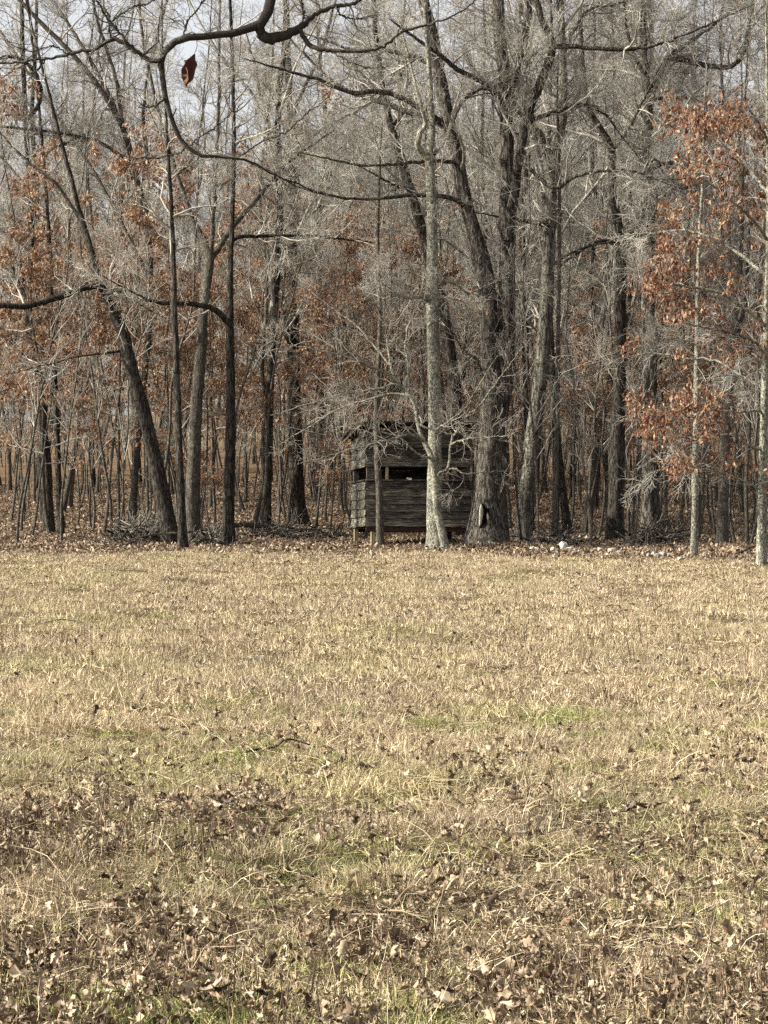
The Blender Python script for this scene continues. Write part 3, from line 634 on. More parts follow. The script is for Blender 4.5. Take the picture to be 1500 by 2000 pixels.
key_tree('dark_oak', 'dark crooked trunk deep at the left end of the woods', (96, 1046),
    [(96, 1046, 24), (94, 990, 20), (90, 900, 18), (82, 830, 17), (74, 760, 16), (66, 700, 15), (58, 640, 15), (56, 580, 14), (62, 480, 12), (58, 360, 11), (50, 240, 10), (45, 120, 9), (42, 0, 8)],
    [[(60, 600, 8, 0), (40, 560, 7, .3), (15, 500, 6, .5), (-20, 440, 5, .7)],
     [(58, 360, 7, 0), (90, 300, 6, .3), (150, 270, 5, .6), (165, 262, 4, .7)],
     [(50, 240, 8, 0), (80, 190, 8, -.3), (60, 130, 8, -.4), (20, 110, 7, -.5), (-30, 130, 5, -.6)]],
    mat=BARK_DARK, sides=12, flare=0.3, d=55.5, crown=(11, 7, 6, 3), crown_t0=0.4)

key_tree('slender_tree', 'upright dark stem close to the crooked trunk at far left', (119, 1050),
    [(119, 1050, 14), (116, 960, 12), (112, 870, 11), (108, 770, 10), (104, 660, 9), (100, 540, 8), (92, 400, 7), (80, 250, 6), (65, 100, 5)], [],
    mat=BARK_DARK, sides=10, flare=0.3, d=54.0, crown=(14, 6, 5, 3), crown_t0=0.4, L1=1.6)
# long ascending stems that cross the upper left sky
key_tree('spreading_tree', 'tall tree at upper left whose long arms slant across the sky', (262, 1040),
    [(262, 1040, 15), (262, 950, 14), (270, 850, 14), (282, 740, 13), (292, 620, 13), (293, 520, 13), (285, 430, 13), (262, 330, 12), (238, 245, 12), (200, 180, 11), (140, 105, 10), (68, 32, 8), (20, -20, 7)],
    [[(285, 440, 9, 0), (290, 340, 8, -.2), (280, 220, 7, -.3), (300, 100, 6, -.4), (330, -10, 5, -.5)],
     [(250, 270, 8, 0), (215, 190, 8, .3), (160, 90, 7, .5), (110, 10, 6, .7)],
     [(288, 540, 8, 0), (240, 440, 8, .4), (180, 330, 7, .6), (120, 240, 7, .8), (60, 150, 6, 1.), (0, 60, 5, 1.2)],
     [(262, 330, 8, 0), (200, 280, 7, -.5), (100, 258, 6, -.8), (0, 247, 5, -1.)],
     [(240, 250, 8, 0), (225, 150, 7, .2), (190, 40, 6, .3), (175, -30, 5, .3)]],
    mat=BARK_GREY, sides=12, flare=0.3, d=56.0, crown=(9, 7, 6, 3), crown_t0=0.5)

# hollow foot of the big oak: pale bare heartwood beside a cavity with its shade painted on
ob = np.array(oak.location)
def lens(name, c, hw, hh, dep, mat, parent, tiltx=0.0):
    """irregular bark lip / wood slab: an outline with depth"""
    n = 14; a = np.arange(n) * 2 * math.pi / n
    r = 1 + 0.12 * np.sin(3 * a + 1) + 0.08 * np.sin(5 * a)
    out = np.stack([np.cos(a) * hw * r + tiltx * np.sin(a), np.zeros(n), np.sin(a) * hh * r], -1)
    V = [out, out * [0.82, 1, 0.88] + [0, -dep, 0], out * [0.3, 1, 0.3] + [0, -dep * 1.1, 0]]
    V = np.concatenate(V); q = []
    for k in range(2):
        for i in range(n): q.append([k * n + i, k * n + (i + 1) % n, (k + 1) * n + (i + 1) % n, (k + 1) * n + i])
    q.append([2 * n, 2 * n + 4, 2 * n + 8, 2 * n + 11])
    return plain(name, mesh_np(name, V + np.array(c) - ob, q, mat), parent)
hol, t, b = new_mat('painted_cavity_shade', 1.0, 0.0); b.inputs['Base Color'].default_value = (0.008, 0.007, 0.006, 1)  # flat near-black stands in for the shade inside the hollow
hw_, t, b = new_mat('bare_heartwood', 0.85, 0.1)
g = mapping(t, N(t, 'ShaderNodeTexCoord').outputs['Object'], (1, 1, 0.12)); n_ = noise_n(t, g, 60, 4)
L(t, ramp(t, n_.outputs['Fac'], [(0.3, (0.16, 0.14, 0.115)), (0.6, (0.46, 0.43, 0.37))]).outputs[0], b.inputs['Base Color'])
def on_oak(px, py, off): p = W(px, py, 47.0 - off); return p
lens('hollow', on_oak(944, 1008, 0.385), 0.115, 0.26, 0.02, hol, oak)
lens('exposed_wood', on_oak(939, 1006, 0.42), 0.042, 0.235, 0.03, hw_, oak, 0.015)
lens('bark_lip', on_oak(955, 1018, 0.40), 0.04, 0.20, 0.05, BARK_OAK, oak, -0.03)

# ================================================================== HUNTING BLIND
wm = bpy.data.materials.new('weathered_board'); wm.use_nodes = True; t = wm.node_tree; b = t.nodes['Principled BSDF']
b.inputs['Roughness'].default_value = 0.85; b.inputs['Specular IOR Level'].default_value = 0.15
tc = N(t, 'ShaderNodeTexCoord').outputs['Object']; info = N(t, 'ShaderNodeObjectInfo')
off = N(t, 'ShaderNodeCombineXYZ'); L(t, mathn(t, 'MULTIPLY', info.outputs['Random'], 37.0), off.inputs[2]); L(t, mathn(t, 'MULTIPLY', info.outputs['Random'], 11.0), off.inputs[0])
va = N(t, 'ShaderNodeVectorMath', operation='ADD'); L(t, tc, va.inputs[0]); L(t, off.outputs[0], va.inputs[1])
gr = noise_n(t, mapping(t, va.outputs[0], (1.2, 14, 22)), 3.0, 6, 0.7, 0.8)
st = noise_n(t, mapping(t, va.outputs[0], (1, 1, 1.6)), 3.2, 4, 0.6)
base = ramp(t, gr.outputs['Fac'], [(0.38, (0.020, 0.020, 0.019)), (0.53, (0.078, 0.074, 0.066)), (0.68, (0.42, 0.39, 0.315))])
c = mix(t, 1.0, base.outputs[0], ramp(t, st.outputs['Fac'], [(0.38, (0.45, 0.44, 0.44)), (0.62, (1.15, 1.12, 1.05))]).outputs[0], 'MULTIPLY')
c = mix(t, 1.0, c, ramp(t, info.outputs['Random'], [(0, (0.42, 0.42, 0.43)), (1, (1.3, 1.27, 1.2))]).outputs[0], 'MULTIPLY')
L(t, c, b.inputs['Base Color']); bump(t, b, gr.outputs['Fac'], 0.5, 0.006)
ym, t, b = new_mat('yellowed_post_timber', 0.8, 0.15)
tc = N(t, 'ShaderNodeTexCoord').outputs['Object']; n_ = noise_n(t, mapping(t, tc, (20, 20, 1.5)), 2, 4)
L(t, ramp(t, n_.outputs['Fac'], [(0.3, (0.16, 0.125, 0.075)), (0.7, (0.36, 0.29, 0.17))]).outputs[0], b.inputs['Base Color'])
rm, t, b = new_mat('tarred_roof_sheet', 0.75, 0.2)
tc = N(t, 'ShaderNodeTexCoord').outputs['Object']; n_ = noise_n(t, tc, 6, 5, 0.7)
L(t, ramp(t, n_.outputs['Fac'], [(0.35, (0.035, 0.033, 0.03)), (0.65, (0.11, 0.095, 0.08))]).outputs[0], b.inputs['Base Color'])
fm, t, b = new_mat('red_brown_floor_joist', 0.9, 0.1)
tc = N(t, 'ShaderNodeTexCoord').outputs['Object']; n_ = noise_n(t, tc, 8, 4)
L(t, ramp(t, n_.outputs['Fac'], [(0.3, (0.022, 0.014, 0.011)), (0.7, (0.06, 0.034, 0.026))]).outputs[0], b.inputs['Base Color'])

ANG = math.radians(9.5)   # the front-left corner is nearest
cor = W(715, 1000, 47.6); fz = W(715, 1027, 47.6)[2]
blind = empty('hunting_blind', (cor[0], cor[1], float(H(cor[0], cor[1])))); blind.rotation_euler = (0, 0, ANG)
tag(blind, 'weathered grey board hunting blind raised on posts with a dark viewing slot', 'hunting blind')
bz0 = blind.location.z; FZ = fz - bz0            # local floor level
BW, BD = 2.22, 1.95                              # along the front (local x), depth (local y)
def box(x0, x1, y0, y1, z0, z1, jit=0.0):
    V = np.array([[x, y, z] for z in (z0, z1) for y in (y0, y1) for x in (x0, x1)], float)
    if jit: V += rng.normal(0, jit, V.shape)
    q = np.array([[0, 2, 3, 1], [4, 5, 7, 6], [0, 1, 5, 4], [1, 3, 7, 5], [3, 2, 6, 7], [2, 0, 4, 6]])
    return V, q
def bevel(o, w_=0.004):
    m = o.modifiers.new('bevel', 'BEVEL'); m.width = w_; m.segments = 1; return o
zpx = lambda py: (EYE + (HZ - py) / F * 47.6) - bz0
Z_SILL, Z_TOPSLOT, Z_TOP = zpx(938), zpx(912), zpx(836)
BACKDROP = 0.20                                   # shed roof falls this much to the back
def posts(px_list, name='post', z0=None, z1=None): pass
frame_parts = []
# front wall frame: studs behind the boards
def wall_frame(name, pieces):
    V, q = cat([box(*p) for p in pieces]); o = plain(name, mesh_np(name, V, q, wm, False), blind); return o
s = 0.045
ztopb = Z_TOP - BACKDROP
front = wall_frame('front_wall', [(0.02, 0.09, 0.028, 0.10, FZ, Z_TOP), (BW - 0.09, BW - 0.02, 0.028, 0.10, FZ, Z_TOP), (0.42, 0.42 + s, 0.028, 0.09, FZ, Z_TOP - .02),
     (1.66, 1.66 + s, 0.028, 0.09, FZ, Z_TOP - .02), (0.095, BW - 0.095, 0.03, 0.09, Z_TOPSLOT + .005, Z_TOPSLOT + 0.05), (0.095, BW - 0.095, 0.03, 0.09, Z_SILL - 0.05, Z_SILL - .004)])
left = wall_frame('left_wall', [(0.028, 0.09, 0.105, 0.16, FZ, Z_TOP - .02), (0.028, 0.09, BD - 0.09, BD - 0.03, FZ, ztopb), (0.028, 0.085, 0.165, BD - 0.1, Z_TOPSLOT + .005, Z_TOPSLOT + .05), (0.028, 0.085, 0.165, BD - 0.1, Z_SILL - .05, Z_SILL - .004)])
back = wall_frame('back_wall', [(0.095, 0.14, BD - 0.09, BD - 0.03, FZ, ztopb), (BW - 0.09, BW - 0.03, BD - 0.09, BD - 0.03, FZ, ztopb), (1.62, 1.66, BD - .09, BD - .03, FZ, ztopb), (0.08, BW - .02, BD - .088, BD - .032, Z_TOPSLOT + .05, Z_TOPSLOT + .1)])
right = wall_frame('right_wall', [(BW - 0.09, BW - 0.028, 0.105, 0.16, FZ, Z_TOP - .02), (BW - .085, BW - .03, .165, BD - .1, Z_SILL - .05, Z_SILL - .004), (BW - .085, BW - .03, .165, BD - .1, Z_TOPSLOT + .005, Z_TOPSLOT + .05)])
def board(parent, p0, p1, z0, z1, th, inward, ztop_end=None):
    """lap-sided board from p0 to p1 in the local plan, its lower edge kicked out over the one below"""
    d = np.array([p1[0] - p0[0], p1[1] - p0[1]]); Ln = np.hypot(*d); d /= Ln
    nv = np.array(inward)
    kick = 0.020 + rng.uniform(0, 0.016); nseg = 4; V = []
    z0 += rng.uniform(-0.006, 0.016)
    for i in range(nseg + 1):
        f = i / nseg; e = rng.normal(0, 0.0055, 4); c = np.array([p0[0], p0[1]]) + d * Ln * f
        zt = z1 if ztop_end is None else z1 + (ztop_end - z1) * f
        for (o_, z_) in ((-kick, z0), (-kick + th, z0), (0.0, zt), (0.0 + th * 0.6, zt)):
            V.append([*(c + nv * (o_ + e[0] * .6)), z_ + e[1]])
    V = np.array(V); q = []
    for i in range(nseg):
        a = i * 4; b_ = a + 4
        q += [[a, b_, b_ + 2, a + 2], [a + 1, a + 3, b_ + 3, b_ + 1], [a, a + 1, b_ + 1, b_], [a + 2, b_ + 2, b_ + 3, a + 3]]
    q += [[0, 2, 3, 1], [nseg * 4, nseg * 4 + 1, nseg * 4 + 3, nseg * 4 + 2]]
    V0 = V.mean(0); o = plain('board', mesh_np('board', V - V0, q, wm, False), parent); o.location = V0
    if abs(d[1]) > .5:
        # grain runs along the board: give the side boards their own local axes
        me = o.data; co = V - V0; me.vertices.foreach_set('co', np.stack([co[:, 1], -co[:, 0], co[:, 2]], -1).astype(np.float32).ravel()); o.rotation_euler.z = math.pi / 2
        me.update()
    return o
def course(parent, p0, p1, za, zb, n, inward, gaps=0.0):
    h = (zb - za) / n
    for i in range(n):
        j0, j1 = rng.uniform(-.012, .012, 2); dd = norm(np.array([p1[0] - p0[0], p1[1] - p0[1]]))
        a = np.array(p0) + dd * j0; b_ = np.array(p1) + dd * j1
        board(parent, a, b_, za + i * h, za + (i + 1) * h + (0.014 if i < n - 1 else 0), 0.016, inward)
fo, bo = 0.003, BD - 0.003
course(front, (0.0, 0.0), (BW, 0.0), FZ - 0.02, Z_SILL - 0.012, 6, (0, 1))
course(front, (0.0, 0.0), (BW, 0.0), Z_TOPSLOT, Z_TOP, 4, (0, 1))
course(left, (-0.001, 0.03), (-0.001, BD), FZ - 0.02, Z_SILL - 0.012, 5, (1, 0))
course(left, (-0.001, 0.03), (-0.001, BD), Z_TOPSLOT, Z_TOP - BACKDROP - .02, 3, (1, 0))
board(left, (-0.001, 0.03), (-0.001, BD), Z_TOP - BACKDROP - .01, Z_TOP - .005, 0.016, (1, 0), ztopb + .02)
course(right, (BW, 0.03), (BW, BD), FZ - 0.02, Z_SILL - 0.012, 5, (-1, 0))
course(right, (BW, 0.03), (BW, BD), Z_TOPSLOT, Z_TOP - BACKDROP - .02, 3, (-1, 0))
course(back, (0.03, BD), (BW - .03, BD), FZ - 0.02, Z_SILL - 0.012, 5, (0, -1))
course(back, (0.03, BD), (BW - .03, BD), Z_TOPSLOT, ztopb, 4, (0, -1))
course(back, (0.03, BD), (1.66, BD), Z_SILL - 0.012, Z_TOPSLOT, 1, (0, -1))
def simple(name, pc, mat, parent=blind, bev=0.004, jit=0.0):
    V, q = cat([box(*p, jit) for p in pc]); c = V.mean(0)
    o = plain(name, mesh_np(name, V - c, q, mat, False), parent); o.location = c; return bevel(o, bev) if bev else o
simple('sill', [(-0.01, BW + .005, -0.045, 0.027, Z_SILL - .010, Z_SILL + .02)], wm, front)
simple('sill', [(-0.045, 0.025, 0.03, BD, Z_SILL - .010, Z_SILL + .02)], wm, left)
simple('corner_post', [(0.095, 0.185, 0.035, 0.125, Z_SILL + .021, Z_TOPSLOT + .004)], wm)
simple('slot_jamb', [(0.42, 0.475, -0.005, 0.026, Z_SILL + .021, Z_TOPSLOT - .003)], ym)['label'] = 'pale reddish jamb at the left end of the viewing slot'
simple('floor', [(0.03, BW - .03, 0.105, BD - .1, FZ + .005, FZ + .03)], fm)
simple('floor_joist', [(0.0, BW, 0.02, 0.06, FZ - 0.12, FZ - .035)], fm)
simple('floor_joist', [(0.0, BW, BD - .06, BD - .02, FZ - 0.12, FZ - .035)], fm)
for k in range(4): simple('floor_joist', [(0.3 + k * .5, 0.34 + k * .5, 0.065, BD - .065, FZ - 0.11, FZ - .03)], fm)
for (x, y, mt) in ((0.03, BD - 0.14, ym), (0.12, 0.07, ym), (BW - 0.13, 0.07, wm), (BW - .13, BD - .16, wm), (1.55, 0.07, wm)):
    gx = cor[0] + x * math.cos(ANG) - y * math.sin(ANG); gy = cor[1] + x * math.sin(ANG) + y * math.cos(ANG)
    zb = float(H(gx, gy)) - bz0
    simple('post', [(x, x + .09, y, y + .09, zb - .1, FZ - .022 if y > 1 else FZ - .125)], mt)
# roof: rafters and overlapping sheets
def slant(name, x0, x1, y0, y1, zf_, th, mat, n=1):
    V, q = box(x0, x1, y0, y1, 0, th); V[:, 2] += zf_(V[:, 1]); c = V.mean(0)
    o = plain(name, mesh_np(name, V - c, q, mat, False), blind); o.location = c; return bevel(o, .003)
zr = lambda y: Z_TOP + 0.012 - BACKDROP * y / BD
for x in (-0.16, 0.0, 0.55, 1.1, 1.65, BW - .04, BW + .10): slant('rafter', x, x + .04, -0.22, BD + .15, zr, 0.075, wm)
for i, x in enumerate(np.arange(-0.22, BW + .12, 0.43)): slant('roof_sheet', x, x + .45, -0.26, BD + .2, lambda y, i=i: zr(y) + 0.078 + 0.014 * (i % 2), 0.012, rm)
# pale scrap lying on the sill
V, q = box(0, .1, 0, .05, 0, .03, .008); o = plain('pale_scrap', mesh_np('pale_scrap', V, q, hw_, False))
fx = 0.86; o.location = (cor[0] + fx * math.cos(ANG), cor[1] + fx * math.sin(ANG) - .04, bz0 + Z_SILL + .022); tag(o, 'small pale scrap lying on the sill of the viewing slot', 'scrap')

# ================================================================== OVERHANGING BRANCH of a near oak
D9 = 9.0
near = empty('overhanging_oak', (3.6, 8.4, float(H(3.6, 8.4))))
tag(near, 'near oak branch hanging down across the upper left with bare dark twigs', 'tree')
nb = np.array(near.location)
zz = np.linspace(-.1, 9, 14); P = np.stack([3.6 + .1 * np.sin(zz * .6), 8.4 + .05 * zz, nb[2] + zz], -1)
plain('trunk', trunk_mesh('trunk', *resample(P, .23 - .017 * zz, 50), 20, BARK_OAK, nb, .4, .05), near)
def br(pts, dep=0.0, name='branch', sides=10, wig=0.004):
    P = [W(x, y, D9 + dep + dd) for x, y, wd, dd in pts]; R = [wd / 2 / F * D9 * .88 for _, _, wd, _ in pts]
    return P, R
def put(P, R, name='branch', sides=10, k=60, rough=.05):
    P, R = resample(P, R, k, .002)
    m = max(4, k // 5); kn = np.linspace(0, k - 1, m); off_ = rng.normal(0, .0065, (m, 3)); off_[0] = off_[-1] = 0
    P = P + np.stack([np.interp(np.arange(k), kn, off_[:, c_]) for c_ in range(3)], -1) * np.clip(R / .012, .3, 1.3)[:, None]
    R = R * (1 + np.interp(np.arange(k), kn + rng.normal(0, .8, m), rng.uniform(-.12, .2, m)))
    plain(name, trunk_mesh(name, P, R, sides, TWIG_DARK, nb, 0, rough), near); return resample(P, R, 20)
P, R = br([(522, -60, 24, .0), (524, 0, 22, .0), (518, 28, 23, 0), (505, 46, 22, 0), (480, 57, 18, 0), (455, 66, 16, 0), (400, 77, 15, 0), (355, 82, 16, 0), (332, 94, 15, 0), (316, 114, 16, 0), (318, 150, 13, 0), (325, 195, 12, 0),
           (338, 240, 10, 0), (356, 278, 9, 0), (390, 300, 7.5, 0), (430, 306, 6, 0), (470, 308, 5, .02), (510, 325, 4, .05), (545, 348, 3, .08), (600, 372, 2, .1), (680, 388, 1.5, .15)])
up = [np.array([3.55, 8.6, nb[2] + 4.9]), np.array([2.6, 8.7, 6.0]), np.array([1.4, 8.8, 6.2]), np.array([.3, 8.9, 5.6]), np.array([-.35, 9.0, 4.6])]
tw9 = [put(up + P, [.085, .07, .06, .045, .033] + R, k=130, sides=12)]
TR = [
 [(506, 46, 17, 0), (510, 66, 22, .02), (525, 79, 21, .03), (545, 74, 20, .04), (570, 62, 18, .05), (590, 48, 15, .06), (615, 26, 10, .08), (655, 12, 8, .1), (700, 2, 7, .12), (740, -30, 5, .2)],
 [(580, 57, 11, .05), (590, 70, 11, .04), (602, 88, 11, .03), (622, 95, 10, .02), (660, 99, 9, 0), (705, 98, 8, 0), (745, 92, 7, 0), (790, 62, 6, -.02), (835, 48, 5, -.05), (880, 33, 4, -.1), (932, -2, 3, -.1)],
 [(317, 116, 11, 0), (304, 120, 11, 0), (288, 115, 10, .01), (268, 100, 9, .02), (245, 84, 9, .03), (222, 80, 8, .04), (195, 91, 7, .05), (165, 101, 7, .06), (120, 112, 6, .08), (60, 119, 5, .1), (0, 124, 4.5, .12), (-50, 128, 4, .15)],
 [(262, 97, 6, .02), (245, 78, 6, 0), (228, 58, 6, -.02), (212, 42, 6, -.03), (202, 24, 5, -.04), (190, 0, 5, -.05), (180, -30, 4, -.05)],
 [(216, 44, 4, -.03), (238, 26, 4, 0), (262, 14, 4, .02), (292, 4, 4, .03), (320, -8, 3, .03)],
 [(218, 80, 5, .04), (214, 62, 4, .04), (216, 44, 4, .02), (206, 20, 3, .02)],
 [(356, 81, 5, 0), (360, 62, 4, 0), (368, 40, 3.5, -.03), (385, 18, 3, -.05), (400, -4, 2.5, -.06)],
 [(322, 192, 5, 0), (312, 200, 4, -.02), (296, 209, 4, -.03), (270, 211, 3, -.04)],
 [(362, 284, 4, 0), (354, 296, 4, .02), (335, 303, 3.5, .03), (305, 308, 3, .04), (260, 308, 2.5, .05), (222, 300, 2, .05)],
 [(366, 288, 3, 0), (390, 268, 3, -.03), (418, 250, 3, -.05), (445, 228, 2.5, -.06), (475, 200, 2, -.06)],
 [(468, 306, 3.5, .02), (490, 290, 3.5, 0), (520, 274, 3, -.04), (560, 258, 3, -.06), (590, 230, 2.5, -.08), (645, 188, 2, -.08)],
 [(590, 48, 4, .06), (592, 25, 4, .08), (590, 0, 3.5, .1), (588, -25, 3, .1)],
 [(90, 114, 3, .1), (78, 132, 3, .1), (64, 146, 2.5, .1), (56, 158, 2, .1)],
 [(170, 100, 2.5, .06), (176, 120, 2, .06), (180, 130, 2, .06)],
 [(135, 108, 3, .07), (110, 92, 3, .05), (60, 100, 2.5, .03), (22, 88, 2, 0)],
 [(640, 98, 4, .01), (680, 118, 3, -.02), (720, 132, 3, -.04), (760, 130, 2, -.05)],
 [(655, 12, 4, .1), (668, 30, 3, .06), (700, 38, 3, .03), (735, 30, 2, 0)]]
for tr in TR: tw9.append(put(*br(tr), name='branch' if tr[0][2] > 8 else 'twig', sides=8 if tr[0][2] > 8 else 6, k=70, rough=.11))
parts = []
for a_, b_ in tw9[1:]:
    l1 = spawn(a_[None], b_[None], 8, .1, 1, .24, 55, 6, .1, .3, rmin=.0016); parts.append(tubes(*l1, 4))
l1 = spawn(tw9[0][0][None], tw9[0][1][None], 22, .45, 1, .26, 55, 5, .1, .22, rmin=.0016); l2 = spawn(*l1, 2, .3, 1, .08, 45, 3, 0, .2, rmin=.0013)
parts += [tubes(*l1, 4), tubes(*l2, 3)]
V, q = cat(parts); tag(plain('fine_twigs', mesh_np('fine_twigs', V - nb, q, TWIG_DARK), near), kind='stuff')
# buds / galls on the branch and the hanging dead leaf
def leaf_shape(Ln, wid, curl, bend, seed, mat, rows=9, lobes=True):
    r = np.random.default_rng(seed)
    prof = np.array([0.05, 0.36, 0.34, 0.66, 0.58, 1.0, 0.74, 0.72, 0.0]) if lobes else np.sin(np.linspace(0.05, 3.1, rows)) ** 0.8
    V = []
    for i in range(rows):
        f = i / (rows - 1); w_ = wid / 2 * prof[i] * r.uniform(.85, 1.15); th = curl * (0.6 + 0.8 * r.random())
        y = Ln * (math.sin(bend * f) / bend if abs(bend) > .01 else f); z = Ln * ((1 - math.cos(bend * f)) / bend if abs(bend) > .01 else 0)
        for s_ in (-1, 0, 1):
            a = th * (1 + .3 * s_ * r.random())
            V.append([s_ * w_ * math.cos(a) + r.normal(0, wid * .02), y + (Ln * .05 * abs(s_) if lobes else 0), z + abs(s_) * w_ * math.sin(a) + r.normal(0, wid * .075)])
    q = []
    for i in range(rows - 1):
        a = i * 3; q += [[a, a + 1, a + 4, a + 3], [a + 1, a + 2, a + 5, a + 4]]
    V = np.array(V); V[:, 1] -= Ln * .4
    return mesh_np('leaf', V, q, mat, True, {'rnd': np.full(len(V), r.random() * .9)})
hl = leaf_shape(.135, .070, .7, .6, 5, LEAF_HANG, lobes=False)
o = plain('hanging_leaf', hl, near); p = W(376, 130, D9); o.location = p - nb; o.rotation_euler = (math.radians(-96), math.radians(12), math.radians(25))
hl2 = leaf_shape(.12, .05, -.8, -.8, 8, LEAF_COPPER, lobes=False)
o2 = plain('hanging_leaf', hl2, near); o2.location = W(371, 138, D9 + .02) - nb; o2.rotation_euler = (math.radians(-80), math.radians(-18), math.radians(-60))
o['label'] = 'dark red dried leaf dangling from the branch'
P, R = resample([W(384, 80, D9), W(385, 90, D9), W(380, 104, D9)], [.0015, .0013, .0012], 6); V, q = tubes(P[None], R[None], 5); plain('leaf_stalk', mesh_np('leaf_stalk', V - nb, q, TWIG_DARK), near)

# ================================================================== WOODLAND: individually placed young trees
def clear(x, y, r):
    if any((x - a) ** 2 + (y - b_) ** 2 < r * r for a, b_ in KEYXY): return False
    if -1.1 < x < 2.4 and 46.0 < y < 50.8: return False
    px = CX + x / y * F
    if 690 < px < 915 and y < 50.5: return False
    if -18 < x < -.4 and abs((y - 48.5) - .19 * (x + .5)) < 1.7: return False
    return True
taken = []
def pick(y0, y1, xm, r, pexp=1.0, edge=True):
    for _ in range(400):
        y = y0 + (y1 - y0) * rng.random() ** pexp; hw2 = y * 0.169 + xm; x = rng.uniform(-hw2, hw2)
        if not clear(x, y, r): continue
        if y < float(edge_y(x)) + 1.6: continue
        if any((x - a) ** 2 + (y - b_) ** 2 < r * r for a, b_ in taken): continue
        taken.append((x, y)); return x, y
    return x, y
def zone(x, y):
    px = CX + x / y * F
    if px < 330: return 'left of the leaning oak'
    if px < 690: return 'left of the blind'
    if px < 1010: return 'behind the blind'
    if px < 1330: return 'right of the big oak'
    return 'near the right edge'
# leafy understorey trees at chosen spots: (px, depth, scale)
for i, (px, y, sc) in enumerate([(230, 53, .95), (60, 52.5, .8), (130, 58, .85), (395, 53.5, .8), (420, 60, 1.0), (610, 56, 1.0), (560, 66, .95), (690, 60, .9), (880, 56, .85), (930, 66, .9), (1110, 54, .75),
                                 (1180, 61, .85), (1290, 54, .85), (1400, 53, .9), (1460, 49, 1.0), (1330, 64, 1.0), (290, 68, 1.1), (20, 66, 1.1), (740, 74, 1.1), (1240, 78, 1.1), (480, 80, 1.2), (1040, 76, 1.1), (170, 84, 1.2), (1480, 60, 1.0), (330, 57, .9), (200, 52, 1.15), (100, 53, 1.1), (300, 60, 1.2), (590, 62, 1.25), (640, 53.5, .75), (500, 58, 1.05), (760, 57, .95), (-20, 56, 1.1), (450, 70, 1.25), (1360, 50, .8), (1230, 57, .85), (820, 62, 1.0), (-120, 52, 1.0), (1640, 52, 1.0)]):
    x = (px - CX) / F * y; taken.append((x, y))
    place_generic('leafy', i % 4, x, y, rng.uniform(0, 6.28), sc, 'young tree still holding copper dead leaves ' + zone(x, y), 'young trees holding copper leaves', 'leafy_young_tree')
for i in range(150):
    x, y = pick(46.5, 78, 3.0, 0.35, 1.25)
    place_generic('sapling', int(rng.integers(6)), x, y, rng.uniform(0, 6.28), rng.uniform(.75, 1.25), 'thin bare sapling ' + ('in the front rank of the woods ' if y < 56 else 'well inside the woods ') + zone(x, y), 'thin bare saplings in the woods', 'bare_sapling', tilt=tuple(rng.normal(0, .03, 2)))
for i in range(95):
    x, y = pick(50, 98, 5.0, 0.8, 0.9)
    if x / y < -.075 and rng.random() < .5: continue
    place_generic('tree', int(rng.integers(7)), x, y, rng.uniform(0, 6.28), rng.uniform(.75, 1.15), 'slim bare forest tree ' + ('not far inside the woods ' if y < 66 else 'deep in the woods ') + zone(x, y), 'slim bare forest trees', 'bare_tree', tilt=tuple(rng.normal(0, .015, 2)))
# the wood beyond, too many to count
for kind in ('tree', 'sapling', 'leafy'):
    objs = []; comp = []
    for j, (tm, cm, lm) in enumerate(TPL[kind]):
        comp.append([proto('far_trunk', tm), proto('far_crown', cm)] + ([proto('far_leaves', lm)] if lm else []))
    flat = [o for c_ in comp for o in c_]
    n = {'tree': 170, 'sapling': 640, 'leafy': 100}[kind]
    y = (72 if kind != 'sapling' else 62) + ({'tree': 110, 'sapling': 85, 'leafy': 45}[kind]) * rng.random(n) ** .85
    x = rng.uniform(-1, 1, n) * (y * .169 + 8)
    if kind == 'tree': k_ = (x / y > -.06) | (rng.random(n) < .25); x, y = x[k_], y[k_]; n = len(x)
    ti = rng.integers(len(comp), size=n); rz = rng.uniform(0, 6.28, n); sc = rng.uniform(.75, 1.2, n)
    pts, rots, scs, ids = [], [], [], []
    m = len(comp[0])
    tl = rng.normal(0, .025, (n, 2))
    for k in range(m):
        pts.append(np.stack([x, y, H(x, y)], -1)); rots.append(np.stack([tl[:, 0], tl[:, 1], rz], -1)); scs.append(np.repeat(sc[:, None], 3, 1)); ids.append(ti * m + k)
    # multi-input join returns the objects in link order; both orders keep trunk/crown sets complete
    tag(scatter('distant_woodland', np.concatenate(pts), np.concatenate(rots), np.concatenate(scs), np.concatenate(ids), flat),
        {'tree': 'mass of tall bare trees fading back up the wooded rise', 'sapling': 'dense haze of thin pale stems filling the deeper woods', 'leafy': 'distant understorey trees with rusty leaves deep in the woods'}[kind], 'woodland', kind='stuff')

# ================================================================== FALLEN WOOD, ROCKS
def log(name, label, pts, d, mat, stubs=6, cat_='log', group=None):
    P = [W(x, y, d + dd) for x, y, wd, dd in pts]; R = [wd / 2 / F * d for _, _, wd, _ in pts]; c = P[0].copy()
    r = empty(name, c); tag(r, label, cat_, group)
    P, R = resample(P, R, 30, .01); plain('trunk', trunk_mesh('trunk', P, R, 10, mat, c, 0, .07), r)
    l1 = spawn(*[a[None] for a in resample(P, R, 12)], stubs, .1, 1, .7, 60, 5, -.1, .3, rmin=.006); l2 = spawn(*l1, 3, .3, 1, .35, 45, 3, 0, .3, rmin=.004)
    V, q = cat([tubes(*l1, 5), tubes(*l2, 4)]); plain('branches', mesh_np('branches', V - c, q, mat), r)
log('fallen_log', 'long fallen log lying between the dark trunk and the blind', [(455, 1024, 8, -1.5), (500, 1026, 11, -1), (545, 1032, 12, -.5), (590, 1040, 12, 0), (640, 1044, 11, .3), (690, 1048, 8, .5)], 53.5, BARK_GREY, 9)
